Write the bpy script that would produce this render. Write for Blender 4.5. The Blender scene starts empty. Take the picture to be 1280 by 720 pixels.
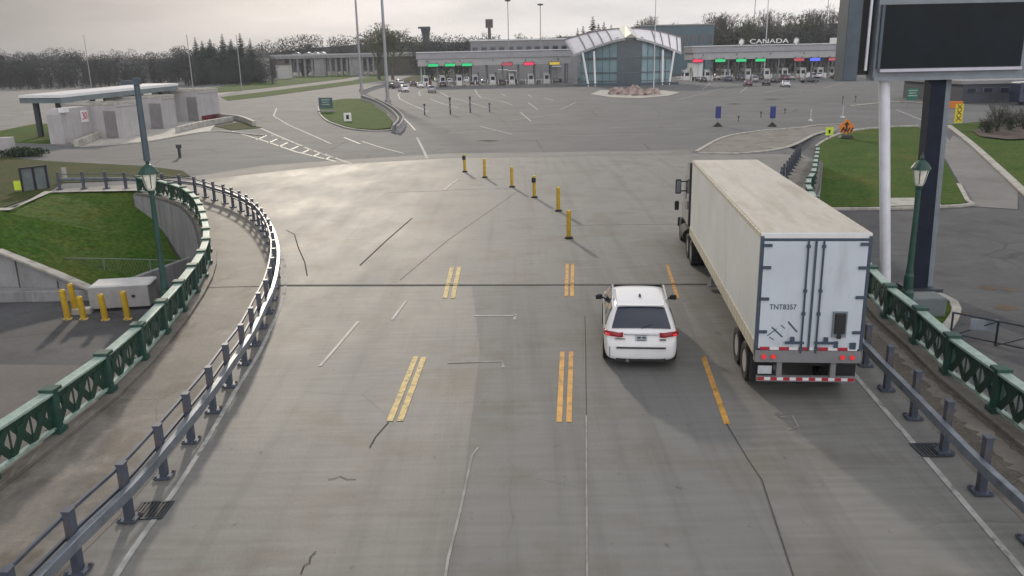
import bpy, math, random
import numpy as np
from mathutils import Vector, Matrix
R = math.radians
random.seed(7)
sc = bpy.context.scene
col = sc.collection

# ------------------------------------------------------------------ camera model
FOC = 1040.0; PITCH = math.atan(290 / FOC); ROLL = R(1.2); CAMH = 8.1

def ray(px, py):
    a = (px - 640) / FOC; b = (360 - py) / FOC
    c, s = math.cos(ROLL), math.sin(ROLL)
    x = a * c + b * s; u = -a * s + b * c
    return Vector((x, math.cos(PITCH) + u * math.sin(PITCH), -math.sin(PITCH) + u * math.cos(PITCH)))

def G(px, py, z=0.0):                      # survey: where the sight line meets the ground at height z
    d = ray(px, py); t = (z - CAMH) / d.z
    return Vector((d.x * t, d.y * t, z))

def ZD(px, py, D):                         # survey: height and offset at distance D
    d = ray(px, py); t = D / d.y
    return Vector((d.x * t, D, CAMH + d.z * t))

SLOPE0, SLOPE1, LOTZ = 48.4, 86.0, -1.0
def zR(y):
    return LOTZ * (1 - min(1, max(0, (y - SLOPE0) / (SLOPE1 - SLOPE0))))
def GR(px, py):
    z = -0.5
    for _ in range(25):
        p = G(px, py, z); z = zR(p.y)
    return p

# ------------------------------------------------------------------ materials
def mat(name, c, rough=0.7, var=0.15, scale=3.0, metal=0.0, bump=0.0, emit=None, es=1.0, c2=None, stretch=None, spec=0.5, bscale=None, rvar=0.0, fine=0.0, coat=0.0, fst=None):
    m = bpy.data.materials.new(name); m.use_nodes = True
    nt = m.node_tree; b = nt.nodes['Principled BSDF']
    b.inputs['Roughness'].default_value = rough; b.inputs['Metallic'].default_value = metal
    b.inputs['Specular IOR Level'].default_value = spec
    b.inputs['Coat Weight'].default_value = coat
    lo = tuple(v * (1 - var) for v in c) if c2 is None else c
    hi = tuple(min(1, v * (1 + var)) for v in c) if c2 is None else c2
    if var > 0 or c2:
        geo = nt.nodes.new('ShaderNodeTexCoord')
        vec = geo.outputs['Object']
        if stretch:
            mp = nt.nodes.new('ShaderNodeMapping'); mp.inputs['Scale'].default_value = stretch
            nt.links.new(vec, mp.inputs['Vector']); vec = mp.outputs['Vector']
        n = nt.nodes.new('ShaderNodeTexNoise'); n.inputs['Scale'].default_value = scale; n.inputs['Detail'].default_value = 8
        n.inputs['Roughness'].default_value = 0.62
        nt.links.new(vec, n.inputs['Vector'])
        r = nt.nodes.new('ShaderNodeValToRGB')
        r.color_ramp.elements[0].position = 0.33; r.color_ramp.elements[1].position = 0.67
        r.color_ramp.elements[0].color = (*lo, 1); r.color_ramp.elements[1].color = (*hi, 1)
        nt.links.new(n.outputs['Fac'], r.inputs['Fac'])
        outc = r.outputs['Color']
        if fine > 0:
            n3 = nt.nodes.new('ShaderNodeTexNoise'); n3.inputs['Scale'].default_value = scale * 14; n3.inputs['Detail'].default_value = 4
            v3 = vec
            if fst:
                m3 = nt.nodes.new('ShaderNodeMapping'); m3.inputs['Scale'].default_value = fst; nt.links.new(geo.outputs['Object'], m3.inputs['Vector']); v3 = m3.outputs['Vector']
            nt.links.new(v3, n3.inputs['Vector'])
            mr = nt.nodes.new('ShaderNodeMapRange'); mr.inputs['From Min'].default_value = .3; mr.inputs['From Max'].default_value = .7
            mr.inputs['To Min'].default_value = 1 - fine; mr.inputs['To Max'].default_value = 1 + fine
            nt.links.new(n3.outputs['Fac'], mr.inputs['Value'])
            mx = nt.nodes.new('ShaderNodeVectorMath'); mx.operation = 'SCALE'
            nt.links.new(outc, mx.inputs[0]); nt.links.new(mr.outputs[0], mx.inputs['Scale']); outc = mx.outputs[0]
        nt.links.new(outc, b.inputs['Base Color'])
        if rvar > 0:
            mr = nt.nodes.new('ShaderNodeMapRange'); mr.inputs['From Min'].default_value = .3; mr.inputs['From Max'].default_value = .7
            mr.inputs['To Min'].default_value = rough - rvar; mr.inputs['To Max'].default_value = rough + rvar
            nt.links.new(n.outputs['Fac'], mr.inputs['Value']); nt.links.new(mr.outputs[0], b.inputs['Roughness'])
        if bump > 0:
            n2 = nt.nodes.new('ShaderNodeTexNoise'); n2.inputs['Scale'].default_value = bscale or scale * 6; n2.inputs['Detail'].default_value = 6
            nt.links.new(vec, n2.inputs['Vector'])
            bp = nt.nodes.new('ShaderNodeBump'); bp.inputs['Strength'].default_value = bump; bp.inputs['Distance'].default_value = 0.05
            nt.links.new(n2.outputs['Fac'], bp.inputs['Height']); nt.links.new(bp.outputs[0], b.inputs['Normal'])
    else:
        b.inputs['Base Color'].default_value = (*c, 1)
    if emit:
        b.inputs['Emission Color'].default_value = (*emit, 1); b.inputs['Emission Strength'].default_value = es
    return m

def stain(m, scale, st, lo, hi, mul, crack=0.0):
    nt = m.node_tree; b = nt.nodes['Principled BSDF']; inp = b.inputs['Base Color']
    tc = nt.nodes.new('ShaderNodeTexCoord'); mp = nt.nodes.new('ShaderNodeMapping'); mp.inputs['Scale'].default_value = st; mp.inputs['Location'].default_value = (scale * 3.1, 7.7, 1.3)
    nt.links.new(tc.outputs['Object'], mp.inputs['Vector'])
    if crack:
        dn = nt.nodes.new('ShaderNodeTexNoise'); dn.inputs['Scale'].default_value = 1.3; dn.inputs['Detail'].default_value = 5; nt.links.new(mp.outputs[0], dn.inputs['Vector'])
        ad = nt.nodes.new('ShaderNodeMix'); ad.data_type = 'VECTOR'; ad.inputs['Factor'].default_value = .22; nt.links.new(mp.outputs[0], ad.inputs['A']); nt.links.new(dn.outputs['Color'], ad.inputs['B'])
        n = nt.nodes.new('ShaderNodeTexVoronoi'); n.feature = 'DISTANCE_TO_EDGE'; n.inputs['Scale'].default_value = scale; nt.links.new(ad.outputs['Result'], n.inputs['Vector'])
        r = nt.nodes.new('ShaderNodeMapRange'); r.inputs['From Min'].default_value = 0; r.inputs['From Max'].default_value = crack; r.inputs['To Min'].default_value = 1; r.inputs['To Max'].default_value = 0
        nt.links.new(n.outputs['Distance'], r.inputs['Value'])
        k = nt.nodes.new('ShaderNodeTexNoise'); k.inputs['Scale'].default_value = scale * .8; nt.links.new(mp.outputs[0], k.inputs['Vector'])
        r2 = nt.nodes.new('ShaderNodeMapRange'); r2.inputs['From Min'].default_value = lo; r2.inputs['From Max'].default_value = hi; nt.links.new(k.outputs['Fac'], r2.inputs['Value'])
        f = nt.nodes.new('ShaderNodeMath'); f.operation = 'MULTIPLY'; nt.links.new(r.outputs[0], f.inputs[0]); nt.links.new(r2.outputs[0], f.inputs[1])
    else:
        n = nt.nodes.new('ShaderNodeTexNoise'); n.inputs['Scale'].default_value = scale; n.inputs['Detail'].default_value = 6; n.inputs['Roughness'].default_value = .6; nt.links.new(mp.outputs[0], n.inputs['Vector'])
        f = nt.nodes.new('ShaderNodeMapRange'); f.inputs['From Min'].default_value = lo; f.inputs['From Max'].default_value = hi; nt.links.new(n.outputs['Fac'], f.inputs['Value'])
    x = nt.nodes.new('ShaderNodeMix'); x.data_type = 'RGBA'; x.blend_type = 'MULTIPLY'; x.inputs['B'].default_value = (*mul, 1)
    if inp.is_linked: nt.links.new(inp.links[0].from_socket, x.inputs['A'])
    else: x.inputs['A'].default_value = inp.default_value
    nt.links.new(f.outputs[0], x.inputs['Factor']); nt.links.new(x.outputs['Result'], inp)
    return m

M = {}
M['asphalt'] = mat('asphalt', (.112, .115, .118), .85, .16, .12, bump=.15, bscale=30, fine=.06)
M['asphalt_pale'] = mat('pale_asphalt', (.18, .176, .168), .8, .14, .1, fine=.06)
M['asphalt_low'] = mat('worn_asphalt', (.075, .076, .08), .8, .22, .25, bump=.2, bscale=25, fine=.1)
M['asphalt_tan'] = mat('tan_pavement', (.125, .112, .105), .8, .14, .3, fine=.08)
M['concrete'] = mat('deck_concrete', (.178, .175, .164), .68, .16, .3, bump=.1, bscale=18, rvar=.07, stretch=(1, .4, 1), fine=.11, fst=(.12, 1.3, 1))
M['concrete_dark'] = mat('lane_concrete', (.164, .165, .159), .74, .1, .3, bump=.12, bscale=18, rvar=.05, stretch=(1.3, .25, 1), fine=.08, fst=(.12, 1.3, 1))
M['walk'] = mat('walkway_concrete', (.17, .155, .135), .7, .2, .5, bump=.15, bscale=20, fine=.1)
M['wallc'] = mat('wall_concrete', (.27, .27, .275), .85, .14, .6, bump=.1, fine=.06)
M['kerb'] = mat('kerb_concrete', (.4, .385, .35), .8, .14, 1.2)
M['joint'] = mat('joint_tar', (.085, .082, .077), .95, .3, 5, spec=.05)
M['jointpale'] = mat('joint_sealant', (.27, .26, .24), .8, .3, 2)
M['white_line'] = mat('white_road_paint', (.4, .395, .38), .75, .25, 2.5, spec=.2)
M['white_worn'] = mat('worn_white_paint', (.34, .335, .32), .66, .25, 2.0)
M['yellow_line'] = mat('yellow_road_paint', (.56, .29, .05), .6, .3, 3)
M['yellow_worn'] = mat('worn_yellow_paint', (.5, .37, .12), .65, .35, 6)
M['grass'] = mat('grass', (.036, .086, .011), .95, .3, .3, c2=(.068, .104, .02), bump=.6, bscale=14, fine=.35, spec=.1)
M['grass_dry'] = mat('dry_grass', (.042, .062, .018), .95, .3, .3, c2=(.075, .073, .03), bump=.5, bscale=10, fine=.3, spec=.1)
M['field'] = mat('dull_field', (.06, .06, .05), .9, .3, .03, c2=(.09, .085, .07), spec=.1)
M['soil'] = mat('soil', (.09, .065, .045), .95, .3, .8, bump=.5)
M['steel'] = mat('galvanised_steel', (.22, .25, .29), .42, .2, 2.5, metal=.55)
M['steel_post'] = mat('weathered_steel', (.085, .1, .135), .5, .2, 2.5, metal=.3)
M['steel_dark'] = mat('dark_steel', (.055, .065, .075), .5, .2, 3, metal=.4)
M['green'] = mat('green_paint', (.016, .062, .047), .5, .25, 3)
M['green_pale'] = mat('faded_green_paint', (.3, .4, .35), .4, .25, 4)
M['lattice'] = mat('dark_green_paint', (.012, .045, .031), .55, .3, 4)
M['yellow'] = mat('yellow_plastic', (.5, .32, .02), .5, .15, 4)
M['black'] = mat('black_rubber', (.015, .015, .016), .7, .2, 8)
M['tyre'] = mat('tyre_rubber', (.018, .018, .019), .8, .2, 10)
M['glass'] = mat('dark_glass', (.014, .02, .042), .1, 0, spec=.6)
M['screen'] = mat('screen_glass', (.006, .011, .016), .35, .2, .6, spec=.15)
M['vmsgrey'] = mat('sign_grey_paint', (.2, .23, .26), .5, .12, 2)
M['vmspale'] = mat('sign_pale_trim', (.55, .53, .62), .5, .1, 2)
M['vmsdark'] = mat('sign_slate_paint', (.06, .085, .11), .45, .15, 2)
M['polewhite'] = mat('white_post_paint', (.75, .75, .82), .5, .08, 2)
M['poledark'] = mat('black_post_paint', (.016, .021, .036), .7, .2, 2, spec=.15)
M['white'] = mat('white_paint', (.72, .72, .73), .35, .05, 2)
M['carwhite'] = mat('white_car_paint', (.84, .84, .86), .25, .04, 3, coat=.5)
M['cardark'] = mat('dark_car_paint', (.02, .022, .028), .25, .05, 3, coat=.5)
M['carblue'] = mat('blue_car_paint', (.03, .04, .085), .25, .05, 3, coat=.5)
M['carred'] = mat('maroon_car_paint', (.12, .015, .03), .25, .05, 3, coat=.5)
M['carsilver'] = mat('silver_car_paint', (.36, .37, .39), .3, .05, 3, coat=.5)
M['trim'] = mat('black_trim', (.02, .02, .022), .5, .1, 5)
M['chrome'] = mat('chrome', (.6, .6, .62), .2, .05, 5, metal=1)
M['tail'] = mat('red_lens', (.22, .008, .014), .25, .1, 8, emit=(1, .02, .05), es=.05)
M['tail_hot'] = mat('lit_red_lens', (.6, .03, .03), .3, 0, emit=(1, .05, .06), es=.3)
M['red'] = mat('red_reflective', (.42, .02, .04), .4, .1, 8)
M['trailer'] = mat('trailer_white', (.66, .68, .67), .5, .07, .5, fine=.02, bump=.25, bscale=.9)
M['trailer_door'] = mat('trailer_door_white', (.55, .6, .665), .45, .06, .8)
M['trailer_roof'] = mat('dusty_trailer_roof', (.52, .49, .43), .6, .1, .4, stretch=(1, .3, 1), fine=.05)
M['cream'] = mat('cream_side_rail', (.58, .54, .42), .55, .1, 2)
def riveted():
    m = mat('riveted_side_rail', (.58, .54, .42), .55, .1, 2); nt = m.node_tree; b = nt.nodes['Principled BSDF']; src = b.inputs['Base Color'].links[0].from_socket
    tc = nt.nodes.new('ShaderNodeTexCoord'); sx = nt.nodes.new('ShaderNodeSeparateXYZ'); nt.links.new(tc.outputs['Object'], sx.inputs[0])
    a = nt.nodes.new('ShaderNodeMath'); a.operation = 'MULTIPLY'; a.inputs[1].default_value = 2.6; nt.links.new(sx.outputs['Y'], a.inputs[0])
    f = nt.nodes.new('ShaderNodeMath'); f.operation = 'FRACT'; nt.links.new(a.outputs[0], f.inputs[0])
    c = nt.nodes.new('ShaderNodeMath'); c.operation = 'LESS_THAN'; c.inputs[1].default_value = .3; nt.links.new(f.outputs[0], c.inputs[0])
    x = nt.nodes.new('ShaderNodeMix'); x.data_type = 'RGBA'; x.inputs['B'].default_value = (.43, .4, .32, 1); nt.links.new(c.outputs[0], x.inputs['Factor']); nt.links.new(src, x.inputs['A']); nt.links.new(x.outputs['Result'], b.inputs['Base Color'])
    return m
M['cream_rivet'] = riveted()
M['rod'] = mat('blue_grey_hardware', (.05, .075, .11), .45, .15, 5)
M['grey'] = mat('grey_paint', (.2, .2, .21), .6, .1, 3)
M['plate'] = mat('licence_plate', (.5, .53, .56), .5, .1, 12)
M['fascia_dark'] = mat('canopy_grey', (.23, .225, .235), .6, .1, .4)
M['fascia'] = mat('canopy_pale_grey', (.38, .375, .38), .6, .08, .4)
M['canopyroof'] = mat('canopy_roof_sheet', (.66, .66, .66), .55, .08, .3)
M['roofwhite'] = mat('white_metal_roof', (.78, .76, .78), .42, .06, .3)
M['roofrib'] = mat('roof_rib', (.2, .17, .18), .6, .1, 2)
M['ridge'] = mat('pale_ridge', (.66, .65, .56), .45, .05, 1)
M['hall'] = mat('hall_glass_blue', (.15, .25, .29), .2, .3, .25, c2=(.24, .36, .39))
M['hall_dark'] = mat('hall_glass_slate', (.055, .08, .1), .2, .2, .4)
M['mullion'] = mat('mullion', (.09, .12, .14), .5, .1, 2)
M['booth'] = mat('booth_white', (.72, .72, .71), .6, .1, .6)
M['boothc'] = mat('booth_concrete', (.4, .385, .39), .75, .1, .6)
M['boothd'] = mat('booth_grey_door', (.2, .195, .2), .7, .15, 1)
M['teal'] = mat('teal_fascia', (.15, .185, .195), .5, .12, .8)
M['bluecol'] = mat('column_slate', (.14, .16, .18), .5, .12, .8)
M['rock'] = mat('rock', (.33, .26, .23), .9, .3, .6, bump=.5)
M['orange'] = mat('orange_sign', (.68, .2, .02), .6, .08, 4)
M['fluo'] = mat('fluorescent_sign', (.55, .7, .05), .6, .08, 4)
M['signyellow'] = mat('yellow_sign', (.7, .56, .04), .6, .08, 4)
M['signgreen'] = mat('green_sign', (.01, .12, .085), .5, .1, 4)
M['signdark'] = mat('dark_teal_sign', (.05, .1, .1), .5, .1, 4)
M['signblue'] = mat('blue_sign', (.02, .035, .18), .5, .1, 4)
M['led_green'] = mat('led_green', (.02, .3, .1), .5, 0, emit=(.02, .75, .25), es=.6)
M['led_red'] = mat('led_red', (.4, .02, .05), .5, 0, emit=(1, .03, .12), es=.7)
M['led_dim'] = mat('led_red_dim', (.35, .08, .1), .5, 0, emit=(1, .06, .1), es=.25)
M['led_blue'] = mat('led_blue', (.05, .06, .5), .5, 0, emit=(.08, .12, 1), es=1.2)
M['led_yellow'] = mat('led_yellow', (.4, .3, .05), .5, 0, emit=(1, .7, .08), es=.4)
M['lantern'] = mat('lantern_glass', (.78, .75, .66), .35, .15, 6)
M['genset'] = mat('cabinet_grey', (.34, .335, .33), .6, .12, 1.5)
M['gensettop'] = mat('cabinet_pale_top', (.52, .52, .52), .6, .1, 1.5)
M['bark'] = mat('bark', (.11, .1, .095), .95, .2, 2)
M['twig'] = mat('twigs', (.105, .1, .09), .95, .3, .6)
M['bud'] = mat('budding_twigs', (.1, .11, .06), .95, .3, .5)
M['needle'] = mat('needles', (.028, .044, .036), .95, .35, .5)
M['wood'] = mat('distant_woods', (.042, .046, .048), .95, .35, .08)
M['bush'] = mat('hedge_leaves', (.035, .055, .03), .95, .35, 2)
M['dirt'] = mat('road_dirt', (.1, .087, .074), .95, .35, 1.5, c2=(.15, .135, .115), fine=.3, spec=.2)
M['mulch'] = mat('mulch', (.085, .06, .05), .95, .3, 1)
M['bluebld'] = mat('blue_grey_cladding', (.07, .12, .15), .6, .15, .15)
M['darkbld'] = mat('dark_cladding', (.045, .055, .075), .6, .15, .2)
M['brick'] = mat('brown_brick', (.11, .09, .088), .85, .15, .5)
M['fence'] = mat('grey_board', (.13, .15, .155), .8, .15, 1.5)
M['housewall'] = mat('house_siding', (.5, .49, .47), .8, .06, .5)
M['houseroof'] = mat('house_shingle', (.09, .085, .085), .9, .15, .8)
M['mesh_wire'] = mat('fence_wire', (.2, .24, .22), .5, .1, 3, metal=.4)
M['flag'] = mat('flagpole_paint', (.55, .56, .58), .4, .05, 2)
M['pole'] = mat('lamp_pole_grey', (.3, .31, .33), .5, .12, .5, metal=.3)

for k in ('concrete', 'concrete_dark'):
    stain(M[k], 1.0, (1.6, .07, 1), .5, .68, (.8, .8, .8)); stain(M[k], 1.0, (.5, .5, 1), .52, .66, (.84, .8, .74)); stain(M[k], 3.0, (1, .7, 1), .66, .72, (.62, .6, .58)); stain(M[k], .17, (1, 1, 1), .52, .6, (.74, .73, .72), .005)
stain(M['asphalt'], .5, (.5, 1, 1), .5, .66, (.8, .8, .8)); stain(M['asphalt'], .11, (1, 1, 1), .45, .5, (.55, .55, .55), .012); stain(M['asphalt'], .4, (1, 1, 1), .66, .7, (.6, .6, .6))
stain(M['asphalt_low'], .5, (1, 1, 1), .5, .66, (.7, .7, .7)); stain(M['asphalt_low'], .2, (1, 1, 1), .45, .5, (.5, .5, .5), .012); stain(M['asphalt_pale'], .3, (1, 1, 1), .5, .66, (.82, .8, .78))
stain(M['walk'], 1.2, (1, .5, 1), .52, .64, (.7, .67, .62)); stain(M['walk'], .8, (1, 1, 1), .55, .66, (1.35, 1.33, 1.3)); stain(M['walk'], .3, (1, 1, 1), .5, .56, (.66, .65, .64), .006)
stain(M['grass'], .22, (1, 1, 1), .52, .7, (1.5, 1.0, 1.1)); stain(M['grass'], .9, (1, 1, 1), .62, .72, (1.6, 1.05, 1.2))
stain(M['wallc'], 1.0, (2.2, 2.2, .22), .5, .68, (.68, .67, .65)); stain(M['boothc'], .8, (2, 2, .2), .5, .7, (.8, .79, .78))
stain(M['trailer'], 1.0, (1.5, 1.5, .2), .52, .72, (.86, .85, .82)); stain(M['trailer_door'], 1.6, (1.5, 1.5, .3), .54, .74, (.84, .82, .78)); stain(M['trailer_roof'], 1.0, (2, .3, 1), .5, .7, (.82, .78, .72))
stain(M['green'], 3.0, (1, 1, .6), .58, .68, (2.0, .95, .7)); stain(M['lattice'], 3.0, (1, 1, .6), .58, .68, (2.2, 1.0, .8)); stain(M['green_pale'], 2.5, (1, 1, 1), .54, .66, (.6, .62, .56)); stain(M['steel_post'], 4, (1, 1, .5), .58, .68, (1.5, 1.1, .85)); stain(M['steel'], 2.0, (1, 1, 1), .54, .66, (.72, .68, .64))
stain(M['yellow'], 3, (1, 1, .4), .54, .66, (.6, .56, .5)); stain(M['kerb'], 1.5, (1, 1, 1), .5, .66, (.66, .64, .6)); stain(M['white_line'], 3.5, (1, .5, 1), .56, .62, (.5, .49, .47)); stain(M['yellow_line'], 4, (1, .6, 1), .56, .64, (.6, .6, .7)); stain(M['yellow_worn'], 7, (1, .6, 1), .56, .6, (.45, .5, .75))
# ------------------------------------------------------------------ mesh builder
class MB:
    def __init__(s): s.v = []; s.f = []; s.mi = []; s.cur = 0
    def add(s, vs, fs, m=None):
        o = len(s.v); s.v += [tuple(v) for v in vs]
        s.f += [tuple(i + o for i in f) for f in fs]; s.mi += [s.cur if m is None else m] * len(fs)
        return s
    def box(s, c, d, rz=0, m=None, taper=1.0):
        x, y, z = (k / 2 for k in d); cs, sn = math.cos(rz), math.sin(rz); vs = []
        for sz in (-1, 1):
            t = 1 if sz < 0 else taper
            for sx, sy in ((-1, -1), (1, -1), (1, 1), (-1, 1)):
                a, b = sx * x * t, sy * y * t
                vs.append((c[0] + a * cs - b * sn, c[1] + a * sn + b * cs, c[2] + sz * z))
        return s.add(vs, [(3, 2, 1, 0), (4, 5, 6, 7), (0, 1, 5, 4), (1, 2, 6, 5), (2, 3, 7, 6), (3, 0, 4, 7)], m)
    def bar(s, a, b, w, h, m=None, up=(0, 0, 1)):
        a, b = Vector(a), Vector(b); t = (b - a).normalized(); u = Vector(up)
        if abs(t.dot(u)) > .98: u = Vector((0, 1, 0))
        n = t.cross(u).normalized(); u = n.cross(t)
        vs = [p + n * (i * w / 2) + u * (j * h / 2) for p in (a, b) for i, j in ((-1, -1), (1, -1), (1, 1), (-1, 1))]
        return s.add(vs, [(0, 1, 2, 3), (7, 6, 5, 4), (0, 4, 5, 1), (1, 5, 6, 2), (2, 6, 7, 3), (3, 7, 4, 0)], m)
    def tube(s, a, b, r0, r1=None, n=10, m=None, cap=True):
        r1 = r0 if r1 is None else r1
        a, b = Vector(a), Vector(b); t = (b - a).normalized()
        u = Vector((1, 0, 0)) if abs(t.x) < .9 else Vector((0, 1, 0))
        p = t.cross(u).normalized(); q = t.cross(p)
        vs = []
        for c, r in ((a, r0), (b, r1)):
            vs += [c + p * (r * math.cos(2 * math.pi * i / n)) + q * (r * math.sin(2 * math.pi * i / n)) for i in range(n)]
        fs = [(i, (i + 1) % n, n + (i + 1) % n, n + i) for i in range(n)]
        if cap: fs += [tuple(reversed(range(n))), tuple(range(n, 2 * n))]
        return s.add(vs, fs, m)
    def lathe(s, c, prof, n=12, m=None):
        vs = []; fs = []
        for r, z in prof:
            vs += [(c[0] + r * math.cos(2 * math.pi * i / n), c[1] + r * math.sin(2 * math.pi * i / n), c[2] + z) for i in range(n)]
        for k in range(len(prof) - 1):
            for i in range(n): fs.append((k * n + i, k * n + (i + 1) % n, (k + 1) * n + (i + 1) % n, (k + 1) * n + i))
        fs += [tuple(reversed(range(n))), tuple(range((len(prof) - 1) * n, len(prof) * n))]
        return s.add(vs, fs, m)
    def prism(s, pts, h, m=None):          # pts: 3-D bottom outline, h: height vector
        n = len(pts); h = Vector(h)
        vs = [Vector(p) for p in pts] + [Vector(p) + h for p in pts]
        return s.add(vs, [tuple(reversed(range(n))), tuple(range(n, 2 * n))] + [(i, (i + 1) % n, n + (i + 1) % n, n + i) for i in range(n)], m)
    def poly(s, pts, m=None):
        return s.add(pts, [tuple(range(len(pts)))], m)
    def strip(s, pts, w, dz=0.0, m=None):  # flat ribbon along a polyline
        L, Rr = offs(pts, w / 2), offs(pts, -w / 2); n = len(pts)
        vs = [(p.x, p.y, p.z + dz) for p in Rr] + [(p.x, p.y, p.z + dz) for p in L]
        return s.add(vs, [(i, i + 1, n + i + 1, n + i) for i in range(n - 1)], m)
    def sweep(s, pts, w, h, z0, off=0.0, m=None):  # box section along a ground polyline, bottom at z0
        A, B = offs(pts, off - w / 2), offs(pts, off + w / 2); n = len(pts); vs = []
        for a, b in zip(A, B):
            vs += [(a.x, a.y, a.z + z0), (b.x, b.y, b.z + z0), (b.x, b.y, b.z + z0 + h), (a.x, a.y, a.z + z0 + h)]
        fs = []
        for i in range(n - 1):
            for k in range(4): fs.append((i * 4 + k, i * 4 + (k + 1) % 4, i * 4 + 4 + (k + 1) % 4, i * 4 + 4 + k))
        fs += [(0, 1, 2, 3), tuple(4 * (n - 1) + k for k in (3, 2, 1, 0))]
        return s.add(vs, fs, m)
    def build(s, name, mats, parent=None, smooth=False, bevel=0.0, loc=None):
        me = bpy.data.meshes.new(name)
        me.from_pydata(s.v, [], s.f)
        if not isinstance(mats, (list, tuple)): mats = [mats]
        for k in mats: me.materials.append(M[k] if isinstance(k, str) else k)
        if len(mats) > 1: me.polygons.foreach_set('material_index', s.mi)
        if smooth: me.polygons.foreach_set('use_smooth', [True] * len(s.f))
        me.update()
        import bmesh
        if len(s.f) < 60000:
            bm = bmesh.new(); bm.from_mesh(me); bmesh.ops.recalc_face_normals(bm, faces=bm.faces); bm.to_mesh(me); bm.free()
        o = bpy.data.objects.new(name, me); col.objects.link(o)
        if parent is not None: o.parent = parent
        if loc: o.location = loc
        if bevel:
            b = o.modifiers.new('bevel', 'BEVEL'); b.width = bevel; b.segments = 2; b.limit_method = 'ANGLE'
        return o

def offs(pts, d):
    out = []; n = len(pts)
    for i, p in enumerate(pts):
        a = pts[max(0, i - 1)]; b = pts[min(n - 1, i + 1)]
        t = Vector((b.x - a.x, b.y - a.y, 0)).normalized()
        out.append(Vector((p.x - t.y * d, p.y + t.x * d, p.z)))
    return out

def spline(pts, step):
    P = [pts[0] * 2 - pts[1]] + list(pts) + [pts[-1] * 2 - pts[-2]]; out = []
    for i in range(1, len(P) - 2):
        for k in range(24):
            t = k / 24; a, b, c, d = P[i - 1], P[i], P[i + 1], P[i + 2]
            out.append(.5 * ((2 * b) + (c - a) * t + (2 * a - 5 * b + 4 * c - d) * t * t + (3 * b - a - 3 * c + d) * t ** 3))
    out.append(pts[-1])
    L = [0]
    for a, b in zip(out, out[1:]): L.append(L[-1] + (b - a).length)
    n = max(2, round(L[-1] / step)); res = []; j = 0
    for k in range(n + 1):
        s = L[-1] * k / n
        while j < len(L) - 2 and L[j + 1] < s: j += 1
        f = (s - L[j]) / max(1e-6, L[j + 1] - L[j]); res.append(out[j].lerp(out[j + 1], min(1, f)))
    return res

def tag(o, label=None, cat=None, group=None, kind=None):
    if label: o['label'] = label
    if cat: o['category'] = cat
    if group: o['group'] = group
    if kind: o['kind'] = kind
    return o
def thing(name, loc, label, cat, group=None, rz=0):
    o = bpy.data.objects.new(name, None); col.objects.link(o)
    o.location = loc; o.rotation_euler = (0, 0, rz); o.empty_display_size = .3
    return tag(o, label, cat, group)
def copy_tree(o, parent=None):
    c = o.copy(); col.objects.link(c)
    if parent is not None: c.parent = parent
    for ch in list(o.children): copy_tree(ch, c)
    return c
def struct(name, mb, m, **k):
    return tag(mb.build(name, m, **k), kind='structure')
ORD = ['first', 'second', 'third', 'fourth', 'fifth', 'sixth', 'seventh', 'eighth', 'ninth', 'tenth', 'eleventh', 'twelfth', 'thirteenth', 'fourteenth', 'fifteenth']

def text(body, size, parent, name, m, loc, rot, extrude=.004, align='CENTER', bold=0.0):
    cu = bpy.data.curves.new(name, 'FONT'); cu.body = body; cu.size = size; cu.extrude = extrude; cu.align_x = align; cu.align_y = 'CENTER'; cu.offset = size * bold
    t = bpy.data.objects.new(name, cu); col.objects.link(t)
    me = bpy.data.meshes.new_from_object(t.evaluated_get(bpy.context.evaluated_depsgraph_get()))
    bpy.data.objects.remove(t)
    me.materials.clear(); me.materials.append(M[m])
    o = bpy.data.objects.new(name, me); col.objects.link(o)
    if parent is not None: o.parent = parent
    o.location = loc; o.rotation_euler = rot
    return o

# ------------------------------------------------------------------ setting: ground
LRAIL = spline([Vector((-10.6, 1, 0)), Vector((-10.5, 8, 0))] + [G(*p) for p in reversed([(175, 243), (200, 247), (216, 252), (235, 260), (250, 277), (258, 300), (262, 325), (258, 345), (248, 365), (230, 392), (200, 430), (165, 470), (120, 510), (60, 556), (0, 600)])], 2.3)
LGUARD = spline([Vector((-7.6, 4, 0)), Vector((-7.4, 8, 0))] + [G(*p) for p in reversed([(75, 237), (130, 236), (180, 238), (215, 240), (242, 243), (254, 246), (269, 251), (282, 255), (295, 261), (308, 268), (322, 280), (336, 300), (344, 325), (345, 350), (338, 385), (325, 415), (315, 438), (302, 462), (281, 492), (259, 527), (227, 568), (193, 613), (147, 667), (80, 735)])], 1.62)
RRAIL = spline([Vector((10.5, 1, 0)), Vector((10.6, 8, 0))] + [G(*p) for p in [(1280, 552), (1244, 522), (1188, 477), (1152, 441), (1086, 376), (1010, 262), (1016, 235), (1021, 203)]], 2.3)
RGUARD = spline([Vector((8.5, 4, 0)), Vector((8.6, 9, 0))] + [G(*p) for p in [(1243, 634), (1197, 583), (1157, 543), (1125, 503), (1097, 475)]] + [Vector((10.1, 26, 0)), G(1000, 290), G(975, 240), G(985, 220), G(1000, 197)], 1.65)
RR_END = RRAIL[-1]

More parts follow.
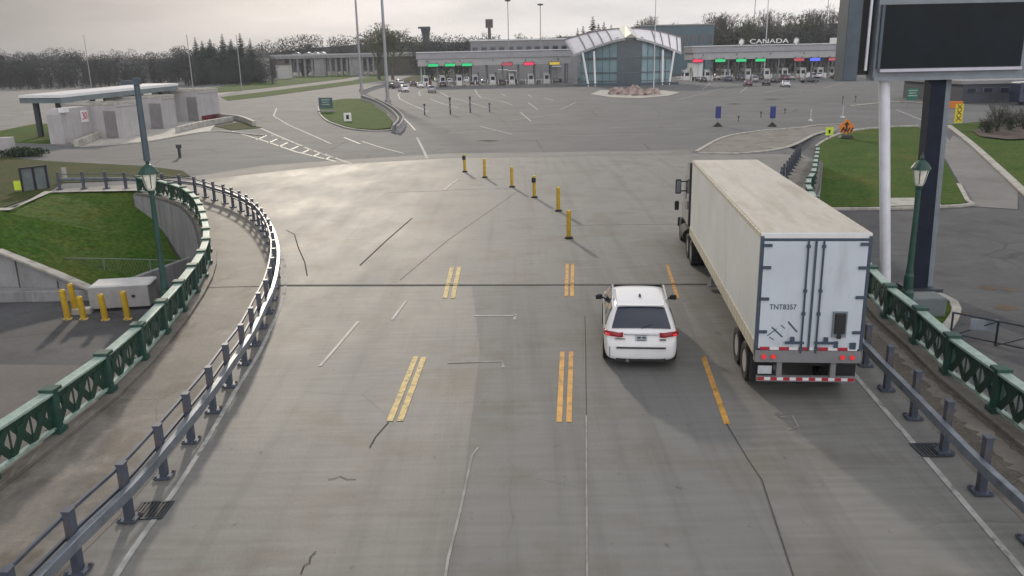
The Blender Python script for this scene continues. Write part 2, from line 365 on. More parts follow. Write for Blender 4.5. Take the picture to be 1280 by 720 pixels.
# upper plateau (bridge deck level and the plaza), one sheet to the horizon
lo = offs(LRAIL, .42); ro = offs(RRAIL, -.42)
plateau = [Vector((-4000, 47.7, 0)), Vector((-29.53, 47.73, 0)), Vector((-30.75, 55.2, 0)), Vector((-24.6, 55.4, 0))] + list(reversed(lo)) + [Vector((-10.6, -40, 0)), Vector((10.9, -40, 0))] + ro + [Vector((ro[-1].x + 2, SLOPE1, 0)), Vector((4000, SLOPE1, 0)), Vector((4000, 6000, 0)), Vector((-4000, 6000, 0))]
mb = MB(); mb.poly(plateau); struct('ground', mb, 'asphalt')
mb = MB(); mb.poly([(-4000, -60, -4), (6, -60, -4), (6, 75, -4), (-4000, 75, -4)]); struct('lower_ground', mb, 'asphalt_low')
mb = MB(); mb.poly([(6, -60, LOTZ), (4000, -60, LOTZ), (4000, SLOPE0, LOTZ), (6, SLOPE0, LOTZ)])
mb.poly([(6, SLOPE0, LOTZ), (4000, SLOPE0, LOTZ), (4000, SLOPE1, -.004), (6, SLOPE1, -.004)]); struct('parking_lot', mb, 'asphalt_low')

mb = MB(); mb.poly([(-4000, 8, -3.992), (-9.9, 8, -3.992), (-9.9, 32.0, -3.992), (-30, 33.8, -3.992), (-4000, 60, -3.992)]); struct('road', mb, 'asphalt_tan')
def wall_skirt(name, pts, depth, label, th=.4):
    mb = MB(); mb.sweep(pts, th, depth, -depth - .006)
    return tag(mb.build(name, 'wallc'), label, 'wall')
wall_skirt('retaining_wall', offs(LRAIL, .24) + [Vector((-24.6, 55.3, 0)), Vector((-30.75, 55.1, 0))], 4.2, 'curved grey concrete wall below the green railing beside the grass bank')
wall_skirt('retaining_wall', offs(RRAIL, -.24), 1.2, 'low concrete wall under the green railing beside the parking lot')

# deck concrete
lgi = LGUARD; bnd = [G(*p) for p in [(250, 225), (340, 214), (430, 205), (560, 197), (860, 192), (1000, 193)]]
deck = [Vector((-10.5, -39, .004)), Vector((10.8, -39, .004))] + [Vector((p.x, p.y, .004)) for p in offs(RRAIL, -.1)] + [Vector((p.x, p.y, .004)) for p in reversed(bnd)] + [Vector((G(236, 226).x, G(236, 226).y, .004)), Vector((-30.4, 56.6, .004)), Vector((-30.6, 55.5, .004)), Vector((-24.6, 55.3, .004))] + [Vector((p.x, p.y, .004)) for p in reversed(offs(LRAIL, .1))]
mb = MB(); mb.poly(deck); struct('bridge_deck', mb, 'concrete')
def patch(name, px, m, z=0.008, zf=None):
    mb = MB(); pts = []
    for p in px:
        q = G(p[0], p[1]) if zf is None else zf(*p); pts.append((q.x, q.y, q.z + z))
    mb.poly(pts); return struct(name, mb, m)
jm = [Vector((.2, 4, 0)), G(735, 720), G(734, 600), G(732, 450), G(731, 375)]
# lane slabs of the right half, each a separate pour
mb = MB(); mb.poly([(-40 * 0 + 1.05, -39, .008), (4.35, -39, .008)] + [(*G(*p).xy, .008) for p in [(990, 720), (950, 600), (912, 533), (882, 450), (850, 372), (838, 357), (731, 357), (732, 450), (735, 720)]]); struct('lane_slab', mb, 'concrete_dark')
mb = MB(); mb.poly([(-3.3, -39, .0075), (1.0, -39, .0075)] + [(*G(*p).xy, .0075) for p in [(733, 720), (730, 450), (729, 357), (590, 357), (600, 440), (575, 640), (560, 720)]]); struct('lane_slab', mb, 'concrete_dark')
# walkways either side
wl = offs(LGUARD, .25)
mb = MB(); mb.poly([(p.x, p.y, .012) for p in wl if p.y < 55] + [(-24.3, 54.6, .012)] + [(p.x, p.y, .012) for p in reversed(offs(LRAIL, -.3))]); struct('walkway', mb, 'walk')
mb = MB(); mb.poly([(p.x, p.y, .012) for p in offs(RGUARD, -.25)] + [(p.x, p.y, .012) for p in reversed(offs(RRAIL, .3))]); struct('walkway', mb, 'walk')
mb = MB(); mb.sweep(LRAIL, .6, .13, 0.002, 0); struct('kerb', mb, 'walk', bevel=.02)
mb = MB(); mb.sweep(RRAIL, .6, .13, 0.002, 0); struct('kerb', mb, 'walk', bevel=.02)

def dirt(name, path, off, w0, w1, m, z, seed, step=.35):
    g = random.Random(seed); P = spline(path, step); a = offs(P, off); mb = MB(); ls, rs = [], []
    for p, q in zip(P, a):
        d = Vector((q.x - p.x, q.y - p.y, 0)).normalized(); l, r_ = g.uniform(w0, w1), g.uniform(w0, w1)
        ls.append((q.x + d.x * l, q.y + d.y * l, z)); rs.append((q.x - d.x * r_, q.y - d.y * r_, z))
    n = len(ls); mb.add(ls + rs, [(i, i + 1, n + i + 1, n + i) for i in range(n - 1)]); return tag(mb.build(name, m), kind='stuff')
dirt('dirt', [p for p in RGUARD if 8 < p.y < 40], -.75, .18, .42, 'dirt', .0155, 4, .15)
dirt('dirt', [p for p in RRAIL if 8 < p.y < 45], .38, .02, .12, 'dirt', .0165, 5, .15)
# plaza tones, roads and fields
patch('plaza_apron', [(250, 225), (430, 205), (560, 197), (860, 192), (870, 188), (560, 192), (430, 200), (330, 207), (240, 221)], 'asphalt_pale', .010)
patch('road', [(0, 178), (0, 130), (75, 140), (95, 165), (100, 183), (60, 181)], 'asphalt_pale')
mb = MB(); mb.poly([(-4000, 350, .006), (-190, 350, .006), (-150, 450, .006), (-40, 450, .006), (-40, 6000, .006), (-4000, 6000, .006)]); struct('field', mb, 'field')
mb = MB(); mb.poly([(-40, 300, .0055), (4000, 300, .0055), (4000, 6000, .0055), (-40, 6000, .0055)]); struct('field', mb, 'field')
mb = MB(); mb.poly([(*G(0, 182).xy, .0065), (-4000, 75, .0065), (-4000, 345, .0065), (-192, 345, .0065), (-82, 270, .0065), (*G(270, 120).xy, .0065), (*G(80, 140).xy, .0065)]); struct('road', mb, 'asphalt_pale')
GRASS = []
def turf(px, m='grass', z=.012, zf=None, h=.05):
    mb = MB(); pts = []
    for p in px:
        q = G(p[0], p[1]) if zf is None else zf(*p); pts.append((q.x, q.y, q.z + z))
    mb.prism(pts, (0, 0, h)); return tag(mb.build('grass', m), kind='stuff')
turf([(255, 111), (330, 102), (400, 93), (440, 89.5), (456, 93), (432, 98.5), (330, 110.5), (275, 116)], 'grass')
turf([(276, 121.5), (350, 112.5), (440, 101), (470, 93), (484, 93), (484, 100), (400, 111.5), (330, 121), (285, 126)], 'grass')
isl_px = [(398, 134), (400, 142), (408, 150), (422, 156), (440, 161), (470, 163), (488, 161), (491, 153), (482, 142), (466, 131), (448, 124), (430, 124), (412, 127)]
turf(isl_px, 'grass', .02, h=.12)
turf([(0, 164), (45, 155), (76, 155), (88, 179), (60, 180), (0, 178)], 'grass')
turf([(-60, 199), (0, 196), (60, 202), (180, 208), (228, 214), (238, 221), (200, 224), (80, 229), (60, 240), (0, 262), (-60, 285)], 'grass_dry', h=.04)
turf([(268, 158), (300, 153), (328, 160), (290, 163)], 'grass_dry')
turf([(500, 100), (530, 90), (560, 90), (560, 100), (520, 104)], 'grass_dry', h=.06)
# grass bank falling to the lower level at the left
Bk = [Vector((-29.5, 47.9, 0)), Vector((-30.6, 54.9, 0)), Vector((-24.2, 54.95, 0)), Vector((-20.6, 49.3, -2.6)), Vector((-18.6, 46.9, -4)), Vector((-20.7, 42.5, -3.95)), Vector((-27.6, 44.0, -1.5)), Vector((-60, 44.6, -1.1)), Vector((-60, 47.9, 0))]
mb = MB(); mb.add(Bk, [(0, 1, 2, 3), (0, 3, 4), (0, 4, 5, 6), (0, 6, 7, 8)]); mb2 = mb.build('grass', 'grass')
tag(mb2, kind='stuff')
mod = mb2.modifiers.new('sub', 'SUBSURF'); mod.subdivision_type = 'SIMPLE'; mod.levels = 5; mod.render_levels = 5
tx = bpy.data.textures.new('clumps', 'CLOUDS'); tx.noise_scale = .5
dm = mb2.modifiers.new('lumps', 'DISPLACE'); dm.texture = tx; dm.strength = .12; dm.mid_level = .5
# footpath along the bank top
mb = MB(); mb.strip([Vector((-60, 48.6, .05)), Vector((-29.2, 48.4, .05)), Vector((-30.6, 54.9, .05)), Vector((-24.0, 55.1, .05))], .9, .012); struct('footpath', mb, 'kerb')
# concrete ramp wall holding the bank
mb = MB()
tp = [Vector((-60, 43.6, -1.2)), ZD(0, 315, 43.6), ZD(75, 345, 43.1), ZD(150, 378, 42.3)]
for a, b in zip(tp, tp[1:]):
    for side in (0,):
        mb.add([(a.x, a.y, -4), (b.x, b.y, -4), (b.x, b.y, b.z), (a.x, a.y, a.z), (a.x, a.y + .4, -4), (b.x, b.y + .4, -4), (b.x, b.y + .4, b.z), (a.x, a.y + .4, a.z)], [(0, 1, 2, 3), (5, 4, 7, 6), (3, 2, 6, 7), (0, 3, 7, 4), (1, 5, 6, 2)])
wl_ = tag(mb.build('ramp_wall', 'wallc'), 'sloping grey concrete wall with dark seams below the grass bank', 'wall')
mb = MB(); mb.sweep(tp, .55, .12, 0, 0); mb.build('coping', 'kerb', wl_)
for px in ((18, 326), (75, 349)):
    q = ZD(px[0], px[1], 43.4); zt_ = q.z; yw = 43.6 - (q.x + 27.38) * .15 if q.x > -27.38 else 43.6; mb = MB(); mb.box((q.x, yw - .012, (zt_ - 3.42) / 2), (.07, .05, zt_ + 3.4)); mb.build('seam', 'joint', wl_)
mb = MB(); mb.box((-34, 43.0, -3.7), (25, .9, .6)); mb.build('footing', 'wallc', wl_, bevel=.04)
mb = MB(); mb.bar((-20.4, 42.6, -3.5), (-18.3, 46.6, -3.2), .3, 1.2); mb.build('wing', 'wallc', wl_)

# right hand side lawns and paths
turf([(1019, 186), (1030, 178), (1055, 168), (1085, 163), (1120, 160), (1148, 160), (1166, 178), (1182, 205), (1197, 232), (1207, 256), (1120, 260), (1040, 261), (1014, 261), (1016, 225)], 'grass', .02, GR, .1)
turf([(1186, 157), (1230, 153), (1340, 150), (1340, 260), (1280, 240), (1250, 212), (1215, 180)], 'grass', .02, GR, .1)
patch('footpath', [(1152, 160), (1183, 160), (1216, 186), (1250, 218), (1272, 240), (1272, 262), (1212, 258), (1200, 232), (1184, 203), (1168, 178)], 'asphalt_pale', .02, GR)
def kerb(px, zf, w=.25, h=.16, dz=0):
    mb = MB(); pts = spline([zf(*p) for p in px], 1.0); mb.sweep(pts, w, h, dz); return struct('kerb', mb, 'kerb', bevel=.02)
kerb([(1015, 263), (1120, 262), (1209, 258), (1209, 253), (1198, 232)], GR)
kerb([(1186, 158), (1215, 181), (1250, 213), (1280, 241), (1300, 258)], GR, .5, .14)
kerb([(1020, 184), (1032, 176), (1056, 166), (1090, 161), (1148, 158)], GR)
kerb([(398, 134), (400, 143), (408, 151), (422, 157), (440, 162), (470, 164.5), (492, 163)], G)
kerb([(870, 190), (905, 172), (950, 164), (1000, 160), (1020, 157), (1060, 155)], G, .3, .1)
kerb([(872, 192), (930, 192), (985, 184), (1020, 168), (1045, 163)], G, .3, .1)
patch('traffic_island', [(870, 190), (905, 172), (950, 164), (1000, 160), (1060, 155), (1045, 163), (1018, 169), (985, 184), (930, 192)], 'walk', .014)
kerb([(100, 184), (180, 178), (262, 165), (330, 170)], G, .3, .12)
patch('plaza_apron', [(97, 183), (180, 177), (262, 164), (275, 150), (220, 140), (120, 160), (82, 176)], 'kerb', .018)
kerb([(1062, 133), (1120, 128), (1180, 131), (1215, 128)], G, .4, .15)
patch('gravel_strip', [(1112, 250), (1172, 249), (1176, 259), (1112, 260)], 'kerb', .13, GR)
# small planter loop by the big sign
LZ = lambda x, y: G(x, y, LOTZ)
turf([(1146, 388), (1160, 374), (1178, 378), (1192, 388), (1184, 408), (1170, 420)], 'grass', .02, LZ, .1)
kerb([(1146, 372), (1165, 371), (1182, 376), (1195, 387), (1191, 402), (1178, 418)], LZ, .3, .2)
mb = MB()
p = G(1150, 396, LOTZ); mb.box((p.x, p.y, LOTZ + .45), (1.3, .9, .7)); pl_ = tag(mb.build('footing_block', 'fence', bevel=.05), 'weathered concrete footing block at the foot of the big sign', 'block')
for px in [(1235, 360, 26, 3), (1258, 385, 34, 4), (1262, 362, 20, 3), (1205, 392, 22, 2)]:
    patch('oil_stain', [(px[0] - px[2] / 2, px[1]), (px[0] - px[2] / 4, px[1] - px[3]), (px[0] + px[2] / 3, px[1] - px[3] / 2), (px[0] + px[2] / 2, px[1] + px[3] / 2), (px[0], px[1] + px[3])], 'soil', .006, LZ)

# ------------------------------------------------------------------ joints and markings
def line(name, px, w, m, z=.016, zf=G, st=None):
    mb = MB(); pts = [zf(*p) for p in px]
    if st: pts = spline(pts, st)
    mb.strip(pts, w, z); return struct(name, mb, m)
line('expansion_joint', [(350, 357.5), (640, 357), (892, 356)], .09, 'joint')
line('expansion_joint', [(350, 356.0), (640, 355.3), (892, 354.3)], .06, 'jointpale')
line('expansion_joint', [(240, 360), (350, 358)], .07, 'joint')
mb = MB(); mb.strip([Vector((.35, 3, 0)), G(734, 720), G(733, 600), G(733, 520)], .035, .017); struct('pavement_joint', mb, 'jointpale')
line('pavement_joint', [(733, 520), (732, 440), (731, 395)], .016, 'joint')
line('pavement_joint', [(551, 760), (560, 700), (575, 640), (590, 570), (598, 560)], .05, 'jointpale')
line('pavement_joint', [(450, 332), (484, 300), (515, 273)], .06, 'joint')
line('pavement_joint', [(483, 240), (540, 239), (570, 237), (640, 235)], .12, 'white_worn')
line('pavement_joint', [(555, 238), (563, 231), (573, 224)], .16, 'white_worn')
line('pavement_joint', [(592, 395), (645, 395)], .1, 'white_worn')
line('pavement_joint', [(645, 393), (643, 400)], .08, 'white_worn')
line('pavement_joint', [(560, 454), (628, 452), (629, 460)], .09, 'jointpale')
line('lane_marking', [(400, 458), (420, 435), (448, 402)], .09, 'white_worn')
line('lane_marking', [(490, 400), (508, 376)], .09, 'white_worn')
line('pavement_joint', [(462, 560), (470, 546), (486, 528)], .025, 'joint')
line('pavement_joint', [(410, 600), (418, 599), (425, 596), (434, 600), (445, 600)], .02, 'joint')
line('pavement_joint', [(376, 718), (380, 708), (387, 704), (388, 697), (395, 690)], .022, 'joint')
line('pavement_joint', [(358, 288), (368, 293), (373, 310), (381, 328), (384, 345)], .05, 'joint', .01)
line('pavement_joint', [(908, 530), (935, 575), (952, 600), (992, 722), (1003, 760)], .025, 'joint')
line('pavement_joint', [(976, 522), (990, 520), (998, 534), (984, 538)], .05, 'jointpale')
line('pavement_joint', [(430, 205), (560, 197.5), (860, 193)], .12, 'jointpale', .012)
line('pavement_joint', [(860, 280), (760, 281), (700, 282)], .05, 'jointpale')
line('pavement_joint', [(650, 237), (560, 300), (500, 350)], .04, 'jointpale')
line('edge_line', [(130, 745), (145, 720), (182, 665), (220, 612), (262, 545), (300, 480), (322, 445), (340, 408), (352, 378), (357, 355), (356, 335), (350, 315), (343, 298)], .11, 'white_line', st=.8)
line('edge_line', [(1052, 450), (1100, 506), (1143, 556), (1200, 623), (1280, 717), (1310, 752)], .12, 'white_line', st=.8)
for a, b, w, m in [((520, 446), (487, 527), .15, 'yellow_worn'), ((530, 447), (500, 527), .15, 'yellow_worn'), ((565, 334), (556, 373), .16, 'yellow_worn'), ((574, 334), (566, 373), .16, 'yellow_worn'),
                   ((703, 440), (699, 528), .13, 'yellow_line'), ((714, 440), (711, 528), .13, 'yellow_line'), ((709, 330), (708, 371), .13, 'yellow_line'), ((716, 330), (715, 371), .13, 'yellow_line'),
                   ((879, 446), (909, 531), .14, 'yellow_line'), ((834, 331), (847, 373), .13, 'yellow_line')]:
    line('lane_marking', [a, b], w, m)
# hatching and lane lines of the left interchange
line('lane_marking', [(346, 135), (342, 145), (360, 156), (392, 170), (414, 180)], .22, 'white_line')
line('lane_marking', [(314, 155), (345, 169), (390, 188), (440, 205)], .3, 'white_line')
line('lane_marking', [(290, 164), (330, 176), (370, 190), (420, 202)], .2, 'white_worn')
for i in range(7):
    t = i / 7; ax, ay = 321 + 100 * t, 175 + 28 * t; bx, by = 342 + 92 * t, 170 + 32 * t
    line('lane_marking', [(ax, ay), (bx - 8, by - 1), (bx, by)], .3, 'white_worn')
line('lane_marking', [(453, 177), (478, 185), (505, 192)], .15, 'white_worn')
line('lane_marking', [(521, 172), (528, 185), (534, 198)], .22, 'white_line')
line('lane_marking', [(505, 148), (514, 157), (519, 163)], .2, 'white_worn')
for px in ([(503, 114), (497.5, 118), (500, 124), (512, 130), (535, 139.5)], [(534, 112), (525, 114), (523.5, 117), (526, 120)], [(538, 124), (554, 130), (572, 135)], [(550, 115), (560, 121), (586, 128), (610, 135)],
           [(594, 112), (596, 117), (601, 122), (625, 126), (640, 131)], [(626, 117), (632, 120)], [(680, 122), (692, 126)], [(660, 118), (664, 121)]):
    line('lane_marking', px, .25, 'white_line')
for px in ([(700, 160), (560, 166)], [(820, 168), (700, 170)], [(640, 150), (700, 143), (760, 140)], [(760, 160), (850, 156)], [(600, 158), (640, 168)], [(660, 128), (672, 137)], [(720, 128), (700, 137)], [(650, 140), (664, 152)], [(430, 172), (450, 180)], [(485, 143), (500, 149)], [(845, 125), (880, 117), (912, 108)], [(955, 116), (985, 110)], [(925, 116), (934, 109)], [(878, 112), (888, 104)], [(1030, 110), (1056, 103)], [(1120, 137), (1152, 150)], [(860, 128), (900, 127)]):
    line('lane_marking', px, .2, 'white_worn')
for px in [(918, 130, 22, 1.5), (965, 124, 24, 1.6), (610, 176, 30, 2)]:
    patch('oil_stain', [(px[0] - px[2] / 2, px[1]), (px[0], px[1] - px[3] / 2), (px[0] + px[2] / 2, px[1]), (px[0], px[1] + px[3] / 2)], 'joint', .012)
# drain grates
for px, lab in ([(164, 648), (176, 630), (213, 629), (203, 649)], 'black iron drain grate in the roadway near the left guardrail'), ([(1146, 557), (1170, 556), (1182, 570), (1157, 571)], 'black iron drain grate near the right guardrail'):
    q = [G(*p) for p in px]; mb = MB()
    c = sum(q, Vector()) / 4; u = ((q[3] - q[0]) + (q[2] - q[1])).xy; u = Vector((1, 0, 0)); 
    w, l = abs(q[3].x + q[2].x - q[0].x - q[1].x) / 2 + .0, (q[1] - q[0]).length
    xs = [k.x for k in q]; ys = [k.y for k in q]; w = max(.62, (max(xs) - min(xs)) * 1.0); l = max(.62, (max(ys) - min(ys)) * 1.1)
    t = thing('drain_grate', (c.x, c.y, .016), lab, 'drain grate')
    mb.box((0, 0, .001), (w - .06, l - .06, .004)); mb.build('pit', 'black', t)
    mb = MB()
    for s in (-1, 1): mb.box((s * (w / 2 - .02), 0, .008), (.05, l, .016)); mb.box((0, s * (l / 2 - .02), .0075), (w - .09, .05, .016))
    for k in range(1, 9): mb.box((-w / 2 + w * k / 9, 0, .007), (.028, l - .09, .012))
    mb.build('bars', 'steel_dark', t)

# ------------------------------------------------------------------ guardrails
def guardrail(path, label, side, pipes, mpost='steel_post'):
    t = thing('guardrail', (0, 0, 0), label, 'guardrail')
    mb0 = MB(); mb0.box((0, 0, .57), (.13, .16, 1.1)); mb0.box((0, 0, 1.135), (.15, .18, .03)); mb0.box((0, 0, .03), (.34, .34, .04))
    for sx in (-1, 1):
        for sy in (-1, 1): mb0.box((sx * .13, sy * .13, .06), (.045, .045, .04))
    first = None
    for i, p in enumerate(path):
        a = path[max(0, i - 1)]; b = path[min(len(path) - 1, i + 1)]; rz = math.atan2(b.y - a.y, b.x - a.x) - math.pi / 2
        if first is None: o = first = mb0.build('post', mpost, t)
        else: o = first.copy(); col.objects.link(o); o.parent = t
        o.location = (p.x, p.y, .012); o.rotation_euler = (0, 0, rz)
    fine = spline(path, .8)
    mb = MB(); mb.sweep(fine, .13, .2, .56, side * .15); mb.build('box_beam', 'steel', t, bevel=.012)
    if pipes:
        for z in (1.0, .62):
            mb = MB(); mb.sweep(fine, .05, .06, z, -side * .1); mb.build('pipe_rail', mpost, t)
    return t
guardrail(LGUARD, 'grey steel guardrail with two thin pipes curving along the left walkway', -1, True)
guardrail(RGUARD, 'grey steel box beam guardrail along the right edge of the road', 1, False)

# ------------------------------------------------------------------ green bridge railings
def railing(path, label):
    t = thing('bridge_railing', (0, 0, 0), label, 'railing')
    mbp = MB(); mbp.box((0, 0, .5), (.2, .2, 1.0)); mbp.box((0, 0, 1.035), (.34, .34, .07)); mbp.box((0, 0, .06), (.32, .32, .12))
    first = None
    for i, p in enumerate(path):
        a = path[max(0, i - 1)]; b = path[min(len(path) - 1, i + 1)]; rz = math.atan2(b.y - a.y, b.x - a.x)
        if first is None: o = first = mbp.build('post', 'green', t)
        else: o = first.copy(); col.objects.link(o); o.parent = t
        o.location = (p.x, p.y, .13); o.rotation_euler = (0, 0, rz)
        if i < len(path) - 1:
            q = path[i + 1]; L = (q - p).length; n = (q - p).normalized()
            mb = MB(); k = 3
            for j in range(k):
                x0, x1 = .12 + (L - .24) * j / k, .12 + (L - .24) * (j + 1) / k
                mb.bar((x0, -.012, .14), (x1, -.012, .93), .016, .19); mb.bar((x0, .012, .93), (x1, .012, .14), .016, .19)
                mb.box(((x0 + x1) / 2, 0, .57), (.26, .05, .3), 0); mb.box((x1, .004, .53), (.035, .03, .8))
                mb.prism([(x0, -.009, .9), (x1, -.009, .9), ((x0 + x1) / 2, -.009, .6)], (0, .018, 0))
            o = mb.build('lattice_panel', 'lattice', t); o.location = (p.x, p.y, .13); o.rotation_euler = (0, 0, math.atan2(n.y, n.x))
            mb = MB(); mb.box((L / 2, 0, .96), (L - .2, .26, .06)); mb.box((L / 2, 0, .90), (L - .2, .1, .06))
            o = mb.build('top_rail', 'green_pale', t, bevel=.01); o.location = (p.x, p.y, .13); o.rotation_euler = (0, 0, math.atan2(n.y, n.x))
            mb = MB(); mb.box((L / 2, 0, .115), (L - .2, .12, .06)); o = mb.build('bottom_rail', 'green_pale', t); o.location = (p.x, p.y, .13); o.rotation_euler = (0, 0, math.atan2(n.y, n.x))
    return t
railing(LRAIL, 'green lattice bridge railing curving along the left walkway')
railing(RRAIL, 'green lattice bridge railing along the right walkway')

# ------------------------------------------------------------------ lamp posts
def lamp_post(base, h, label, mast=None):
    t = thing('lamp_post', base, label, 'street lamp', 'green lantern lamp posts on the bridge railings')
    mb = MB(); mb.lathe((0, 0, 0), [(.2, 0), (.2, .25), (.15, .35), (.15, .8), (.12, .9), (.1, 1.2), (.075, h - .75), (.1, h - .7), (.12, h - .62)], 14); mb.build('post', 'green', t, smooth=False)
    mb = MB(); mb.lathe((0, 0, h - .62), [(.1, 0), (.15, .08), (.24, .48), (.25, .52)], 12); ln = mb.build('lantern', 'lantern', t)
    mb = MB()
    for k in range(6):
        a = k * math.pi / 3; mb.bar((.135 * math.cos(a), .135 * math.sin(a), h - .55), (.25 * math.cos(a), .25 * math.sin(a), h - .1), .025, .025)
    mb.build('cage', 'green', ln)
    mb = MB(); mb.lathe((0, 0, h - .1), [(.31, 0), (.3, .05), (.2, .2), (.1, .28), (.05, .3), (.06, .36), (.02, .46), (.005, .55)], 12); mb.build('lantern_roof', 'green', t)
    if mast:
        mb = MB(); mb.tube((0, 0, h + .3), (0, 0, mast), .1, .085); mb.build('mast', 'vmsdark', t)
        mb = MB(); mb.box((-.16, 0, mast + .02), (.5, .3, .12)); mb.box((.02, 0, mast + .11), (.2, .2, .1)); mb.build('mast_head', 'vmsdark', t)
    return t
pl = min(LRAIL, key=lambda p: abs(p.y - 25.6)); pr = min(RRAIL, key=lambda p: abs(p.y - 25.4))
q = ZD(212, 378, 26.2); lamp_post((q.x - .1, 26.2, .1), ZD(193, 205, 26.2).z - .3, 'green lantern lamp post with tall dark mast, at the left railing', ZD(173, 104, 26.2).z - .1)
q = ZD(1129, 370, 26.3); lamp_post((q.x + .12, 26.3, .1), ZD(1141, 190, 26.3).z - .55, 'green lantern lamp post beside the big black sign at the right railing')

# ------------------------------------------------------------------ big message sign
SY = 30.6
t = thing('message_sign', (15.3, SY, LOTZ), 'large switched off black message sign on white and dark posts', 'road sign')
def loc(p): return (p[0] - 15.3, p[1] - SY, p[2] - LOTZ)
a = ZD(1091, 101, SY); b = ZD(1360, 97, SY); top = ZD(1090, -70, SY).z; zb = a.z
W = b.x - a.x; cx = (a.x + b.x) / 2
mb = MB(); mb.box(loc((cx, SY + .35, (zb + top) / 2)), (W, .6, top - zb)); cab = mb.build('cabinet', 'vmsgrey', t, bevel=.02)
sa = ZD(1099, 86, SY); sb = ZD(1268, 80, SY); st_ = ZD(1099, 6, SY)
mb = MB(); mb.box(loc(((sa.x + 18.3) / 2, SY + .045, (sa.z + st_.z) / 2)), (18.3 - sa.x, .05, st_.z - sa.z)); mb.build('screen', 'screen', t)
mb = MB(); mb.box(loc(((sa.x + 18.3) / 2, SY - .02, sa.z - .07)), (18.3 - sa.x, .16, .1)); mb.build('sill', 'vmspale', t)
mb = MB(); mb.box(loc(((a.x + b.x) / 2, SY - .01, zb + .05)), (W, .14, .12)); mb.build('lower_trim', 'vmsgrey', t)
mb = MB(); mb.box(loc((sa.x - .06, SY - .01, (sa.z + st_.z) / 2)), (.1, .14, st_.z - sa.z)); mb.build('jamb', 'vmsdark', t)
c0, c1 = ZD(1057, 101, SY), ZD(1076, 0, SY)
mb = MB(); mb.box(loc(((c0.x + c1.x) / 2 + .02, SY + .5, (zb + top) / 2)), (.5, .9, top - zb)); mb.build('side_cabinet', 'vmsdark', t, bevel=.02)
mb = MB(); mb.tube(loc((a.x - .22, SY + .2, zb + .35)), loc((a.x - .2, SY + .2, top)), .05); mb.build('conduit', 'polewhite', t)
mb = MB(); mb.box(loc((a.x - .2, SY + .62, (zb + top) / 2 + .1)), (.4, .3, top - zb - .2)); mb.build('access_gap', 'trim', t)
p0 = ZD(1107, 362, SY + .6); p1 = ZD(1105, 104, SY + .4)
mb = MB(); mb.tube(loc((p0.x, SY + .6, LOTZ)), loc((p1.x, SY + .4, zb)), .19, .19, 16); mb.build('post', 'polewhite', t, smooth=False)
p0 = ZD(1146, 372, SY + .3); p1 = ZD(1170, 103, SY + .3)
mb = MB(); mb.bar(loc((p0.x, SY + .35, LOTZ)), loc((p1.x, SY + .35, zb)), .55, .5, up=(0, 1, 0)); mb.build('post', 'poledark', t)
mb = MB(); mb.bar(loc((p0.x + .42, SY + .5, LOTZ)), loc((p1.x + .42, SY + .5, zb)), .28, .4, up=(0, 1, 0)); mb.build('post', 'vmsgrey', t)
mb = MB(); mb.box(loc((p0.x + .1, SY + .4, LOTZ + .1)), (1.3, 1.1, .2)); mb.build('base_plate', 'steel_dark', t)

# ------------------------------------------------------------------ delineators and bollards
base0 = None
for i, (px, py) in enumerate([(711, 298), (698, 264), (668, 247), (640, 234), (606, 222), (581, 215)]):
    p = G(px, py)
    lab = ['nearest and largest yellow delineator post of the row on the roadway', 'second nearest yellow delineator post of the row', 'third nearest yellow delineator post with dark collar', 'fourth nearest yellow delineator post of the row', 'small yellow delineator post, second from the far end of the row', 'farthest yellow delineator post of the row, with dark collar'][i]
    t = thing('delineator', (p.x, p.y, .004), lab, 'delineator post', 'yellow delineators along the centre of the road')
    h = 1.28
    mb = MB(); mb.tube((0, 0, .08), (0, 0, h), .1, .1, 12); mb.build('post', 'yellow', t)
    mb = MB(); mb.lathe((0, 0, 0), [(.2, 0), (.2, .05), (.12, .1)], 12); mb.build('foot', 'black', t)
    mb = MB(); mb.tube((0, 0, h - .06), (0, 0, h + .02), .105, .07, 12); mb.build('cap', 'signyellow', t)
    if i in (2, 5):
        mb = MB(); mb.tube((-.03, -.02, h - .38), (-.03, -.02, h - .1), .13, .13, 12); mb.build('collar', 'trim', t)
for i, (px, py, hh) in enumerate([(85, 399, 1.45), (95, 392, 1.5), (105, 399, 1.1), (132, 400, 1.25), (160, 399, 1.35)]):
    p = G(px, py, -4); lab = ['leftmost yellow bollard by the grey equipment cabinet', 'tall yellow bollard standing behind the leftmost one', 'short yellow bollard at the left corner of the grey cabinet', 'yellow bollard before the middle of the grey cabinet', 'rightmost yellow bollard before the grey cabinet'][i]
    t = thing('bollard', p, lab, 'bollard', 'yellow bollards around the equipment cabinet')
    mb = MB(); mb.tube((0, 0, 0), (-.06, 0, hh), .15, .15, 14); mb.lathe((-.06, 0, hh), [(.15, 0), (.12, .06), (.05, .1)], 14); mb.build('post', 'yellow', t)
    mb = MB(); mb.lathe((0, 0, 0), [(.22, 0), (.22, .04), (.16, .06)], 12); mb.build('foot', 'yellow_worn', t)
p = G(148, 389, -4)
t = thing('equipment_cabinet', (p.x, p.y + .8, -4), 'grey metal equipment cabinet with pale sloped lid behind yellow bollards', 'cabinet', rz=R(8))
mb = MB(); mb.box((0, 0, .72), (2.9, 1.5, 1.1)); mb.build('body', 'genset', t, bevel=.02)
mb = MB(); mb.box((.05, .05, 1.31), (3.0, 1.6, .08), taper=.92); mb.build('lid', 'gensettop', t, bevel=.02)
mb = MB(); mb.box((.3, 0, .09), (2.6, 1.3, .17)); mb.build('plinth', 'black', t)
for x in (-.9, .7): mb = MB(); mb.box((x, -.77, .75), (.16, .04, .12)); mb.build('latch', 'trim', t)
